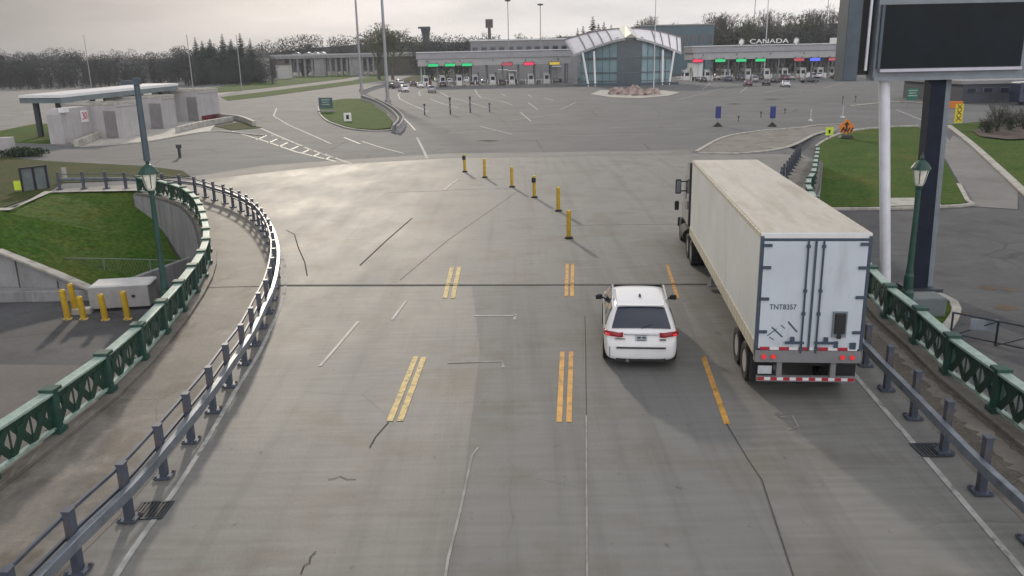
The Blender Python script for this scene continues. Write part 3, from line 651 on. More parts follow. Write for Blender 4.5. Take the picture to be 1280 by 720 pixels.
mb = MB(); p = G(104, 392, -4); mb.box((p.x, p.y, -3.85), (.9, .5, .3), R(10)); tag(mb.build('parking_block', 'kerb', bevel=.03), 'pale concrete wheel block lying between the yellow bollards', 'wheel block')

# chain link fence at the foot of the bank
t = thing('chain_link_fence', (0, 0, 0), 'thin chain link fence across the foot of the grass bank', 'fence')
fp = [(q.x, q.y, q.z - 1.3) for q in (ZD(82, 322.5, 45.0), ZD(129, 323, 45.0), ZD(187, 324.5, 45.4), ZD(238, 326, 46.2))]
for p in fp: mb = MB(); mb.tube(p, (p[0], p[1], p[2] + 1.3), .035, n=8); mb.build('post', 'mesh_wire', t)
mb = MB()
for a, b in zip(fp, fp[1:]):
    mb.tube((a[0], a[1], a[2] + 1.3), (b[0], b[1], b[2] + 1.3), .025, n=6)
mb.build('top_rail', 'mesh_wire', t)
mb = MB()
for a, b in zip(fp, fp[1:]):
    a, b = Vector(a), Vector(b); n = 14
    for k in range(n):
        for s in (0, 1):
            u = a.lerp(b, k / n); v = a.lerp(b, min(1, (k + 3) / n))
            if s: mb.bar(u, v + Vector((0, 0, 1.28)), .006, .006)
            else: mb.bar(u + Vector((0, 0, 1.28)), v, .006, .006)
mb.build('wire_mesh', 'mesh_wire', t)
# grey board fence panel and yellow sign by the footpath
a, b = G(30, 240), G(62, 236)
t = thing('board_fence', (0, 0, 0), 'dark grey board fence panel beside the footpath at far left', 'fence')
za, zb_ = ZD(30, 211, a.y).z, ZD(62, 207, b.y).z
mb = MB(); n = (b - a); mb.add([a, b, (b.x, b.y, zb_), (a.x, a.y, za), a + Vector((.05, .12, 0)), b + Vector((.05, .12, 0)), (b.x + .05, b.y + .12, zb_), (a.x + .05, a.y + .12, za)], [(0, 1, 2, 3), (5, 4, 7, 6), (3, 2, 6, 7), (0, 3, 7, 4), (1, 5, 6, 2)]); mb.build('boards', 'fence', t)
for f in (0, .5, 1):
    p = a.lerp(b, f); mb = MB(); mb.box((p.x, p.y - .08, (za + zb_) / 4), (.1, .1, (za + zb_) / 2 + .05)); mb.build('post', 'trim', t)
mb = MB(); mb.bar((a.x, a.y - .02, za + .03), (b.x, b.y - .02, zb_ + .03), .24, .08); mb.build('cap_rail', 'trim', t)

# ------------------------------------------------------------------ signs
def post_sign(px, pyb, pyt, w, h, label, m, shape='rect', posts=1, pm='steel', name='road_sign', extra=None, zf=G):
    p = zf(px, pyb); D = p.y; zt = ZD(px, pyt, D).z - p.z
    t = thing(name, p, label, 'road sign')
    for k in range(posts):
        x = 0 if posts == 1 else (-w * .35 + w * .7 * k / (posts - 1))
        mb = MB(); mb.tube((x, .03, 0), (x, .03, zt - .05), .035, n=8); mb.build('post', pm, t)
    mb = MB()
    if shape == 'rect': mb.box((0, -.02, zt - h / 2), (w, .04, h))
    elif shape == 'diamond': mb.prism([(0, 0, zt - h), (w / 2, 0, zt - h / 2), (0, 0, zt), (-w / 2, 0, zt - h / 2)], (0, -.04, 0))
    f = mb.build('face', m, t)
    if extra: extra(t, zt, f)
    return t
def arrow(t, zt, f):
    mb = MB(); mb.box((0, -.055, zt - .85), (.16, .02, .7)); mb.prism([(-.28, -.046, zt - .6), (.28, -.046, zt - .6), (0, -.046, zt - .3)], (0, -.02, 0)); mb.box((-.25, -.055, zt - .95), (.12, .02, .3)); mb.build('arrow', 'black', f)
def lines_on(n, m):
    def fn(t, zt, f):
        mb = MB()
        for k in range(n): mb.box((0, -.05, zt - .35 - .35 * k), (1.3 - .3 * (k % 2), .02, .14))
        mb.build('legend', m, f)
    return fn
t = post_sign(1057, 172, 148, 1.5, 1.5, 'orange diamond roadworks sign with black arrow above a striped panel', 'orange', 'diamond', extra=arrow)
mb = MB(); mb.box((0, -.03, .72), (1.25, .05, .5)); mb.build('lower_panel', 'orange', t); mb = MB(); mb.box((0, 0, .12), (1.3, .8, .24), taper=.7); mb.build('ballast', 'black', t)
mb = MB()
for k in range(4): mb.bar((-.5 + .3 * k, -.062, .5), (-.3 + .3 * k, -.062, .94), .14, .012, up=(0, 1, 0))
mb.build('stripes', 'black', t)
def dot(t, zt, f):
    mb = MB(); mb.box((0, -.05, zt - .4), (.18, .02, .34)); mb.build('legend', 'black', f)
post_sign(1036, 173, 159, .72, .75, 'small yellow green sign standing left of the orange diamond sign', 'fluo', extra=dot)
post_sign(25, 240, 226, .62, .62, 'small bright yellow green sign at the far left near the board fence', 'fluo')
post_sign(82, 226, 209, .35, .9, 'narrow pale sign plate on the grass right of the board fence', 'kerb')
t = post_sign(408, 141, 122, 2.2, 1.7, 'dark teal guide sign at the left tip of the grass island', 'signdark', posts=2, extra=lines_on(3, 'green_pale'))
mb = MB(); mb.box((.2, -.2, .25), (3.0, .25, .2)); mb.build('rail', 'wallc', t)
def sq(t, zt, f):
    mb = MB(); mb.box((0, -.05, zt - .55), (.36, .02, .55)); mb.build('legend', 'black', f)
post_sign(435, 153, 141, 1.0, 1.1, 'small white sign with black symbol on the grass island', 'white', extra=sq)
post_sign(1139, 133, 110, 1.6, 1.7, 'green guide sign seen between the posts of the big sign', 'signgreen', posts=2, extra=lines_on(3, 'led_dim' if 0 else 'green_pale'))
for px, pb, lab in ((897, 158, 'left of the two blue lane signs standing on the plaza'), (965, 158, 'right of the two blue lane signs standing on the plaza')):
    t = post_sign(px, pb, 133, .62, 1.3, lab, 'signblue', name='lane_board'); t['group'] = 'blue lane signs on the plaza'
    mb = MB(); mb.lathe((0, 0, 0), [(.5, 0), (.5, .1), (.15, .4), (.06, .45)], 10); mb.build('base', 'black', t)
# yellow hazard marker and orange band
p = GR(1197, 156); zt = ZD(1197, 130, p.y).z - p.z
t = thing('hazard_marker', p, 'tall yellow hazard marker with dark crosses beyond the footpath', 'road sign')
mb = MB(); mb.box((0, 0, zt / 2 + .1), (.85, .06, zt - .2)); mb.build('panel', 'signyellow', t)
for k in range(3):
    z = .45 + k * (zt - .4) / 3; mb = MB(); mb.bar((-.25, -.036, z), (.25, -.036, z + .5), .08, .012, up=(0, 1, 0)); mb.bar((-.25, -.05, z + .5), (.25, -.05, z), .08, .012, up=(0, 1, 0)); mb.build('cross', 'soil', t)
a, b = G(1180, 135), G(1203, 135); mb = MB(); mb.bar(a + Vector((0, 0, .45)), b + Vector((0, 0, .45)), .5, .9)
tag(mb.build('traffic_barrier', 'orange'), 'orange plastic traffic barrier behind the yellow hazard marker', 'barrier')
# small posts on the plaza
posts = [(531, 144, 130, 'leftmost dark lane post before the left toll lanes', .2), (563, 143, 122, 'tall dark banded lane post, second from left', .24), (588, 141, 121, 'tall dark banded lane post, third from left', .24), (612, 140, 129, 'short dark lane post, fourth from left', .2),
         (923, 152, 145, 'dark stub post just right of the left blue lane sign', .12), (951, 147, 140, 'dark stub post just left of the right blue lane sign', .12), (981, 142, 136, 'dark stub post right of the right blue lane sign', .12), (1053, 130, 121, 'dark stub post on the far plaza near the sign cabinet', .12), (1069, 128, 120, 'dark stub post on the far plaza beneath the sign cabinet', .12), (672, 103, 97, 'dark stub post before the left canopy lanes', .14)]
for px, pb, pt_, lab, r in posts:
    p = G(px, pb); h = ZD(px, pt_, p.y).z
    t = thing('lane_post', p, lab, 'post', 'dark posts dividing the lanes on the plaza'); mb = MB(); mb.tube((0, 0, 0), (0, 0, h), r * .45, r * .4, 8); mb.build('stem', 'steel_dark', t)
    for f in (.3, .62):
        mb = MB(); mb.tube((0, 0, h * f), (0, 0, h * (f + .14)), r * .58, r * .58, 8); mb.build('band', 'vmsgrey', t)
    mb = MB(); mb.box((0, 0, h - .1), (r * 1.4, r * 1.0, .3)); mb.build('head', 'steel_dark', t)
for px, pb, pt_, lab in [(1013, 151, 136, 'left thin white marker post on the right of the plaza'), (1053, 147, 132, 'right thin white marker post on the plaza beside the orange sign')]:
    p = G(px, pb); h = ZD(px, pt_, p.y).z; t = thing('marker_post', p, lab, 'post', 'white marker posts')
    mb = MB(); mb.tube((0, 0, 0), (0, 0, h), .06, n=8); mb.build('stem', 'flag', t); mb = MB(); mb.lathe((0, 0, 0), [(.3, 0), (.26, .1), (.08, .2)], 10); mb.build('base', 'flag', t)

# jersey barriers around the island
def jersey(px, label):
    t = spline([G(*p) for p in px], 1.5); mb = MB()
    prof = [(-.3, 0), (-.3, .08), (-.14, .35), (-.09, .85), (.09, .85), (.14, .35), (.3, .08), (.3, 0)]
    n = len(prof); rows = [offs(t, d) for d, z in prof]; vs = []
    for i in range(len(t)):
        for k in range(n): vs.append((rows[k][i].x, rows[k][i].y, prof[k][1] + .02))
    fs = [(i * n + k, i * n + k + 1, i * n + n + k + 1, i * n + n + k) for i in range(len(t) - 1) for k in range(n - 1)] + [tuple(range(n)), tuple(range((len(t) - 1) * n, len(t) * n))]
    mb.add(vs, fs); return tag(mb.build('concrete_barrier', 'wallc'), label, 'barrier')
jersey([(452, 124), (470, 131), (486, 141), (496, 151), (498, 158), (492, 166)], 'curved concrete barrier hugging the right edge of the grass island')
jersey([(470, 128), (490, 139), (503, 151), (503, 160), (497, 167)], 'outer curved concrete barrier right of the grass island')
jersey([(452, 118), (470, 111), (490, 107), (500, 106)], 'long low concrete barrier running towards the left toll lanes')

# metal pedestrian barriers in the right lot
a, b, c = G(1188, 420, LOTZ), G(1244, 432, LOTZ), G(1310, 446, LOTZ)
t = thing('tube_barrier', (0, 0, 0), 'low tubular steel barrier with small panel across the lower right lot', 'barrier')
for u, v in ((a, b), (b, c)):
    u2, v2 = u + Vector((0, 0, .8)), v + Vector((0, 0, .8))
    mb = MB(); mb.tube(u2, v2, .03, n=6); mb.tube(u + Vector((0, 0, .1)), v + Vector((0, 0, .1)), .025, n=6); mb.tube(u, v2, .02, n=6); mb.build('rail', 'steel_dark', t)
    for k in (u, v): mb = MB(); mb.tube(k, k + Vector((0, 0, .82)), .035, n=8); mb.build('post', 'steel_dark', t)
m_ = a.lerp(b, .7); mb = MB(); mb.box((m_.x, m_.y, LOTZ + .6), (.8, .05, .35), -.2); mb.build('panel', 'vmsgrey', t)

# ------------------------------------------------------------------ vehicles
def loft(prof, belt, roof, hw, flare=.23, sh=.07):
    """closed car shell; prof rows: y, zbottom, ztop, width factor"""
    vs = []; rings = []
    def w(z, k): return hw * k * (1 if z <= belt else 1 - flare * (z - belt) / (roof - belt))
    for y, zb, zt, k in prof:
        z1 = zb + min(.12, (zt - zb) * .3); z2 = zb + (zt - zb) * .5 if zt < belt + .05 else min(belt - .2, zb + .45); z3 = min(belt, zt - sh - .02)
        zs = zt - sh
        h = [(0, zb), (w(zb, k) * .86, zb), (w(z1, k) * .985, z1), (w(z2, k), z2), (w(z3, k) * .985, z3), (w(zs, k) * .975, max(zs, z3 + .015)), (w(zt, k) * (.86 if sh < .08 else .84), zt - .012), (w(zt, k) * .45, zt + .01), (0, zt + .018)]
        ring = [(x, y, z) for x, z in h] + [(-x, y, z) for x, z in reversed(h[1:-1])]
        rings.append(ring); vs += ring
    n = len(rings[0]); fs = []
    for i in range(len(rings) - 1):
        for k in range(n): fs.append((i * n + k, i * n + (k + 1) % n, (i + 1) * n + (k + 1) % n, (i + 1) * n + k))
    fs += [tuple(reversed(range(n))), tuple(range((len(rings) - 1) * n, len(rings) * n))]
    return vs, fs, w
def interp(prof, y, j):
    for a, b in zip(prof, prof[1:]):
        if a[0] <= y <= b[0]: return a[j] + (b[j] - a[j]) * (y - a[0]) / (b[0] - a[0])
    return prof[-1][j]
def wheel(parent, x, y, r, w, rim='steel', name='wheel'):
    mb = MB(); s = 1 if x > 0 else -1
    mb.tube((0, 0, 0), (s * w * .45, 0, 0), r * .62, r * .58, 16); o = mb.build(name, rim, parent)
    o.location = (x, y, r)
    mb = MB(); n = 22; vs = []; pr = [(r * .62, -w / 2), (r * .95, -w / 2), (r, -w * .36), (r, w * .36), (r * .95, w / 2), (r * .62, w / 2)]
    for i in range(n):
        a = 2 * math.pi * i / n; vs += [(d, q * math.cos(a), q * math.sin(a)) for q, d in pr]
    fs = [(i * 6 + k, ((i + 1) % n) * 6 + k, ((i + 1) % n) * 6 + (k + 1) % 6, i * 6 + (k + 1) % 6) for i in range(n) for k in range(6)]
    mb.add(vs, fs); mb.build('tyre', 'tyre', o)
    return o

# --- the white minivan
vp = (G(754, 451) + G(842, 451)) / 2
van = thing('minivan', (3.36, 20.62, .009), 'white minivan with lit red tail lights driving away beside the trailer', 'minivan', rz=R(-6.0))
prof = [(0, .38, .64, .78), (.035, .31, .8, .87), (.075, .27, .98, .915), (.11, .26, 1.1, .94), (.2, .25, 1.22, .962), (.36, .24, 1.42, .98), (.52, .22, 1.6, .985), (.66, .2, 1.69, .99), (.95, .2, 1.72, 1), (1.6, .2, 1.735, 1), (2.2, .2, 1.71, 1), (2.7, .2, 1.64, 1), (3.05, .2, 1.5, 1), (3.6, .2, 1.27, .995), (4.05, .2, 1.12, .985), (4.5, .2, 1.02, .96), (4.85, .22, .9, .9), (5.0, .26, .74, .82), (5.08, .32, .6, .7)]
HW = .985; van.scale = (1, 1, .97); vs, fs, wf = loft(prof, 1.02, 1.74, HW, .25, .1)
mb = MB(); mb.add(vs, fs); body = mb.build('body', 'carwhite', van, smooth=True)
sm = body.modifiers.new('sub', 'SUBSURF'); sm.levels = 1; sm.render_levels = 2
def top(y, x):
    zt = interp(prof, y, 2); k = interp(prof, y, 3); w = wf(zt, k); return zt + .018 * (1 - (x / w) ** 2) + .006
def glass_top(y0, y1, f0, f1, lift, name, parent, nx=10, ny=6, m='glass'):
    mb = MB(); vs = []
    for i in range(ny + 1):
        y = y0 + (y1 - y0) * i / ny; f = f0 + (f1 - f0) * i / ny; w = wf(interp(prof, y, 2), interp(prof, y, 3)) * f
        for j in range(nx + 1):
            x = -w + 2 * w * j / nx; e = (abs(j - nx / 2) / (nx / 2)) ** 4; vs.append((x, y - lift * .8 + .02 * e, top(y, x) + lift * .5 - .005 * e))
    n = nx + 1; mb.add(vs, [(i * n + j, i * n + j + 1, (i + 1) * n + j + 1, (i + 1) * n + j) for i in range(ny) for j in range(nx)])
    return mb.build(name, m, parent, smooth=True)
rw = glass_top(.14, .545, .86, .8, .024, 'rear_window', van)
mb = MB(); mb.bar((.0, .1, 1.17), (.32, .2, 1.27), .014, .014); mb.build('wiper', 'trim', rw)
glass_top(2.75, 4.0, .9, .93, .012, 'windshield', van)
mb = MB(); mb.box((0, .56, 1.70), (1.22, .16, .03)); mb.build('rear_spoiler', 'carwhite', van, bevel=.012)
for s in (-1, 1):
    for (y0, y1, z0, z1, sl0, sl1) in ((.62, 1.45, 1.1, 1.56, .1, 0), (1.53, 2.5, 1.09, 1.58, 0, 0), (2.58, 3.55, 1.08, 1.56, 0, -.62)):
        mb = MB(); q = []
        for y, z in ((y0, z0), (y1, z0), (y1 + sl1, z1), (y0 + sl0, z1)): q.append((s * (wf(z, .992) * .98 + .012), y, z))
        mb.add(q + [(x - s * .03, y, z) for x, y, z in q], [(0, 1, 2, 3), (0, 4, 5, 1), (1, 5, 6, 2), (2, 6, 7, 3), (3, 7, 4, 0)]); mb.build('side_window', 'glass', van)
    # roof rails
    mb = MB(); mb.bar((s * .7, .9, 1.76), (s * .72, 2.4, 1.735), .045, .035); mb.box((s * .7, .92, 1.735), (.05, .12, .05)); mb.box((s * .72, 2.36, 1.715), (.05, .12, .06)); mb.build('roof_rail', 'carsilver', van)
    mb = MB(); vs = []
    zs = [.945, 1.0, 1.06]; outer = [(.48, .018), (.6, .024), (.74, .036), (.85, .075), (.925, .15), (.965, .32)]
    for z in zs:
        for x, y in outer: vs.append((s * (x if z < 1.05 else x * .985), y + (z - .94) * .42 - .012 + (0.02 if x < .5 else 0), z + (.025 if x > .7 else 0)))
    n = len(outer); mb.add(vs, [(i * n + j, i * n + j + 1, (i + 1) * n + j + 1, (i + 1) * n + j) for i in range(2) for j in range(n - 1)])
    tl = mb.build('tail_light', 'tail', van, smooth=True)
    so = tl.modifiers.new('thick', 'SOLIDIFY'); so.thickness = .05; so.offset = 0
    mb = MB(); mb.box((s * .87, .075, 1.01), (.12, .08, .06), s * .5); mb.build('brake_bulb', 'tail_hot', tl, bevel=.02)
    mb = MB(); mb.box((s * 1.1, 3.32, 1.1), (.2, .12, .16), s * -.2); mm = mb.build('wing_mirror', 'trim', van, bevel=.04)
    mb = MB(); mb.box((s * 1.0, 3.36, 1.06), (.1, .06, .05)); mb.build('mirror_arm', 'trim', mm)
    wheel(van, s * .88, 1.0, .345, .23); wheel(van, s * .88, 4.0, .345, .23)
mb = MB(); mb.box((0, .04, 1.03), (.9, .05, .04)); mb.build('chrome_strip', 'chrome', van, bevel=.015)
mb = MB(); mb.box((.0, .035, .92), (.3, .03, .16)); pt_ = mb.build('licence_plate', 'plate', van)
mb = MB(); mb.box((-.06, .016, .94), (.09, .01, .05)); mb.box((.07, .016, .94), (.09, .01, .05)); mb.box((0, .016, .87), (.22, .01, .02)); mb.build('plate_characters', 'rod', pt_)
mb = MB(); mb.box((0, .0, .655), (1.28, .07, .035)); mb.build('bumper_step', 'trim', van)
mb = MB(); mb.box((0, .1, .3), (1.3, .14, .1)); mb.build('lower_valance', 'trim', van)
mb = MB(); mb.tube((-.35, .02, .27), (-.35, .3, .27), .045, n=10); mb.build('exhaust_pipe', 'chrome', van)
mb = MB(); mb.box((.56, .012, .88), (.16, .02, .045)); mb.box((-.55, .012, .9), (.26, .018, .03)); mb.build('badge', 'grey', van)
mb = MB(); mb.box((.0, 1.2, 1.79), (.07, .16, .055), taper=.5); mb.build('antenna_fin', 'trim', van)
mb = MB(); mb.box((-.82, .02, .52), (.02, .02, .3)); mb.build('bumper_seam', 'grey', van)
mb = MB(); mb.bar((-.72, .06, .7), (-.74, .1, 1.0), .012, .02); mb.bar((.72, .06, .7), (.74, .1, 1.0), .012, .02); mb.build('tailgate_seam', 'grey', van)

# --- semi trailer and tractor
TW, TL, TZ0, TZ1 = 2.42, 13.6, 1.16, 4.08
truck = thing('semi_truck', (6.92, 18.45, .009), 'white semi trailer truck seen from behind with dusty tan roof', 'truck', rz=R(-5.64))
mb = MB(); mb.box((0, TL / 2, (TZ0 + TZ1) / 2 + .16), (TW, TL, TZ1 - TZ0 - .34)); tb = mb.build('trailer_box', 'trailer', truck)
mb = MB(); mb.box((0, TL / 2, TZ1 - .0), (TW - .06, TL - .06, .03)); mb.build('roof_sheet', 'trailer_roof', tb)
for s in (-1, 1):
    mb = MB(); mb.box((s * (TW / 2), TL / 2, TZ1 - .05), (.05, TL, .1)); mb.build('roof_edge_rail', 'cream_rivet', tb)
    mb = MB(); mb.box((s * (TW / 2 + .002), TL / 2, TZ0 + .17), (.05, TL - .02, .34)); mb.build('side_rail', 'cream_rivet', tb)
mb = MB(); mb.box((0, .0, TZ1 - .045), (TW + .02, .1, .11)); mb.build('rear_header', 'white', tb)
mb = MB()
for s in (-1, 1): mb.box((s * (TW / 2 - .02), -.02, (TZ0 + TZ1) / 2), (.07, .1, TZ1 - TZ0 - .1))
mb.box((0, -.02, TZ1 - .13), (TW - .1, .09, .06)); mb.build('door_frame', 'rod', tb)
for s in (-1, 1):
    mb = MB(); mb.box((s * (TW - .1) / 4, -.04, (TZ0 + TZ1) / 2 - .0), ((TW - .12) / 2 - .012, .06, TZ1 - TZ0 - .34)); d = mb.build('door', 'trailer_door', truck, bevel=.008)
    if s < 0: text('TNT8357', .175, d, 'unit_number', 'rod', (s * .64, -.075, 2.35), (math.pi / 2, 0, 0), .003, bold=.007).scale = (.88, 1, 1)
    for zz in (1.75, 2.55, 3.3, 3.82) if s < 0 else (1.75, 2.6, 3.3, 3.85):
        mb = MB(); mb.box((s * (TW / 2 - .14), -.085, zz), (.2, .04, .07)); mb.build('hinge', 'rod', d)
    for x in (.17,):
        mb = MB(); mb.tube((s * x, -.1, TZ0 + .08), (s * x, -.1, TZ1 - .16), .022, n=8)
        for zz in (1.35, 2.2, 2.75, 3.8): mb.box((s * x, -.09, zz), (.08, .06, .07))
        mb.build('lock_rod', 'rod', d)
    mb = MB(); mb.bar((s * .12, -.13, 1.5), (s * .55, -.13, 1.5), .05, .05); mb.box((s * .38, -.1, 1.55), (.09, .07, .16)); mb.build('lock_handle', 'rod', d)
    mb = MB()
    if s < 0:
        mb.bar((-.95, -.075, 1.65), (-.75, -.075, 1.82), .018, .01, up=(0, 1, 0)); mb.bar((-.86, -.075, 1.86), (-.6, -.075, 1.62), .03, .01, up=(0, 1, 0)); mb.bar((-.5, -.075, 2.0), (-.28, -.075, 1.75), .035, .01, up=(0, 1, 0)); mb.bar((-.9, -.075, 1.62), (-.8, -.075, 1.55), .018, .01, up=(0, 1, 0)); mb.bar((-.66, -.075, 1.92), (-.56, -.075, 1.83), .018, .01, up=(0, 1, 0)); mb.build('placard_scuff', 'rod', d)
    else:
        mb.box((.66, -.09, 1.95), (.32, .05, .62)); v = mb.build('vent_box_plate', 'vmsgrey', d)
        mb = MB(); mb.box((.66, -.13, 1.98), (.24, .08, .5)); mb.box((.66, -.13, 1.66), (.1, .06, .1)); mb.build('vent_box', 'trim', v, bevel=.02)
        mb = MB(); mb.box((.62, -.085, 1.45), (.09, .04, .16)); mb.box((1.0, -.085, 1.42), (.14, .03, .16)); mb.build('marker_plate', 'rod', d)
mb = MB(); mb.box((0, -.085, (TZ0 + TZ1) / 2 - .02), (.045, .05, TZ1 - TZ0 - .3)); mb.build('door_seal', 'rod', tb)
mb = MB()
for k in range(10): mb.box((-TW / 2 + .1 + (TW - .2) * (k + .5) / 10, -.085, TZ0 + .18), ((TW - .2) / 10 * .95, .02, .07), m=k % 2)
mb.build('reflective_tape', ['red', 'white'], tb)
mb = MB(); mb.box((0, .02, TZ0 - .02), (TW, .22, .3)); sill = mb.build('rear_sill', 'grey', tb, bevel=.01)
for s in (-1, 1):
    for k in (0, 1):
        mb = MB(); mb.tube((s * (TW / 2 - .2 - .22 * k), -.1, TZ0 - .02), (s * (TW / 2 - .2 - .22 * k), -.125, TZ0 - .02), .055, n=14); mb.build('tail_light', 'tail_hot', truck)
    mb = MB(); mb.box((s * .62, .02, .82), (.12, .12, .5)); mb.build('guard_post', 'grey', truck)
    mb = MB(); mb.box((s * .96, .3, .75), (.55, .03, .75)); mb.build('mud_flap', 'trim', truck)
mb = MB(); mb.box((-.95, -.02, .78), (.32, .02, .2)); mb.build('licence_plate', 'plate', truck)
mb = MB(); mb.box((0, .0, .56), (TW - .15, .12, .12)); gd = mb.build('rear_guard', 'grey', truck)
mb = MB()
for k in range(15): mb.box((-TW / 2 + .1 + (TW - .2) * (k + .5) / 15, -.068, .57), ((TW - .2) / 15 * .97, .014, .07), m=k % 2)
mb.build('guard_tape', ['red', 'white'], gd)
mb = MB(); mb.box((0, .6, .95), (1.2, .1, .55)); mb.build('undercarriage_plate', 'trim', truck)
mb = MB(); mb.box((-.45, 6.5, 1.0), (.15, 12.5, .3)); mb.box((.45, 6.5, 1.0), (.15, 12.5, .3)); mb.build('chassis_beam', 'trim', truck)
for y in (1.35, 2.55, 13.4, 14.6):
    mb = MB(); mb.tube((-1.0, y, .5), (1.0, y, .5), .08, n=8); mb.build('axle', 'trim', truck)
    for s in (-1, 1):
        wheel(truck, s * 1.05, y, .5, .28, 'boothc' if y < 5 else 'steel'); wheel(truck, s * .74, y, .5, .28, 'steel_dark')
for s in (-1, 1):
    mb = MB(); mb.box((s * .8, 9.9, .65), (.12, .12, 1.0)); mb.box((s * .8, 9.9, .12), (.3, .3, .06)); mb.build('landing_leg', 'grey', truck)
    wheel(truck, s * .98, 18.0, .5, .3, 'steel_dark')
mb = MB(); mb.box((0, 16.1, 1.0), (.9, 5.6, .3)); mb.build('tractor_frame', 'trim', truck)
mb = MB(); mb.prism([(-1.15, 14.9, 1.2), (-1.15, 17.1, 1.2), (-1.15, 17.0, 2.4), (-1.15, 16.5, 3.1), (-1.15, 15.9, 3.7), (-1.15, 14.9, 3.85)], (2.3, 0, 0)); cabm = mb.build('cab', 'cardark', truck, bevel=.06)
mb = MB(); mb.prism([(-1.0, 17.1, .7), (-1.0, 18.9, .7), (-1.0, 18.9, 1.6), (-1.0, 17.1, 2.05)], (2.0, 0, 0)); mb.build('hood', 'cardark', truck, bevel=.08)
for s in (-1, 1):
    mb = MB(); mb.prism([(s * 1.155, 15.9, 2.2), (s * 1.155, 16.85, 2.2), (s * 1.155, 16.45, 2.95), (s * 1.155, 15.9, 2.95)], (s * .012, 0, 0)); mb.build('side_window', 'glass', truck)
    mb = MB(); mb.box((s * 1.4, 16.75, 2.6), (.24, .16, .62)); mi = mb.build('wing_mirror', 'trim', truck, bevel=.04)
    mb = MB(); mb.box((s * 1.4, 16.66, 2.6), (.17, .02, .5)); mb.build('mirror_glass', 'vmsgrey', mi)
    mb = MB(); mb.bar((s * 1.1, 16.8, 2.8), (s * 1.36, 16.8, 2.8), .05, .05); mb.bar((s * 1.1, 16.8, 2.4), (s * 1.36, 16.8, 2.4), .05, .05); mb.build('mirror_arm', 'trim', mi)
    mb = MB(); mb.box((s * 1.42, 16.95, 1.75), (.18, .16, .4)); mb.build('hood_mirror', 'trim', truck, bevel=.04)
    mb = MB(); mb.tube((s * 1.0, 15.3, .75), (s * 1.0, 16.6, .75), .32, n=16); mb.build('fuel_tank', 'tyre', truck)
mb = MB(); mb.box((0, 18.95, .65), (2.3, .15, .4)); mb.build('front_bumper', 'steel_dark', truck)

# --- far cars
CARP = {'sedan': ([(0, .4, .72, .86), (.06, .28, .92, .93), (.3, .24, 1.0, .97), (.75, .22, 1.04, .99), (1.2, .2, 1.3, 1), (1.6, .2, 1.42, 1), (2.5, .2, 1.43, 1), (3.0, .2, 1.28, 1), (3.5, .2, 1.0, .99), (4.3, .22, .86, .94), (4.6, .3, .66, .78)], 1.43, .9),
        'suv': ([(0, .42, .8, .86), (.06, .32, 1.1, .95), (.3, .3, 1.42, .98), (.5, .28, 1.62, .99), (.9, .26, 1.7, 1), (2.6, .26, 1.7, 1), (3.1, .26, 1.45, 1), (3.6, .26, 1.1, .99), (4.3, .28, .98, .95), (4.6, .34, .7, .8)], 1.7, .95)}
CACHE = {}
def far_car(kind, paint, p, rz, label):
    key = (kind, paint)
    if key not in CACHE:
        pr, roof, hw = CARP[kind]; t = thing('parked_car', p, label, 'car', rz=rz)
        v, f, w = loft(pr, .95, roof, hw); mb = MB(); mb.add(v, f); mb.build('body', paint, t, smooth=True)
        def tp(y): return interp(pr, y, 2) + .02
        def gl(y0, y1, name):
            mb = MB(); w0, w1 = w(tp(y0), 1) * .8, w(tp(y1), 1) * .8; mb.add([(-w0, y0, tp(y0) + .01), (w0, y0, tp(y0) + .01), (w1, y1, tp(y1) + .01), (-w1, y1, tp(y1) + .01)], [(0, 1, 2, 3)]); o = mb.build(name, 'glass', t); so = o.modifiers.new('t', 'SOLIDIFY'); so.thickness = .02
        if kind == 'sedan': gl(.78, 1.5, 'rear_window'); gl(2.6, 3.4, 'windshield')
        else: gl(.08, .46, 'rear_window'); gl(2.7, 3.55, 'windshield')
        for s in (-1, 1):
            z1 = roof - .14; mb = MB(); mb.add([(s * (w(1.0, 1) + .01), 1.0, 1.0), (s * (w(1.0, 1) + .01), 3.3, 1.0), (s * (w(z1, 1) + .01), 2.8, z1), (s * (w(z1, 1) + .01), 1.35, z1)], [(0, 1, 2, 3)]); o = mb.build('side_window', 'glass', t); so = o.modifiers.new('t', 'SOLIDIFY'); so.thickness = .02
            mb = MB(); mb.box((s * hw * .74, .03, .88), (.34, .1, .16)); mb.build('tail_light', 'tail', t)
            for y in (.85, 3.65): wheel(t, s * (hw - .1), y, .33, .2)
        mb = MB(); mb.box((0, .03, .42), (hw * 1.5, .1, .16)); mb.build('bumper', 'trim', t)
        mb = MB(); mb.box((0, .02, .75), (.45, .08, .12)); mb.build('licence_plate', 'plate', t)
        CACHE[key] = t; t.name = 'car'
    else:
        t = copy_tree(CACHE[key]); t.location = p; t.rotation_euler = (0, 0, rz)
    t['label'] = label; t['category'] = 'car'; t['group'] = 'cars queueing at the toll plaza'
    return t
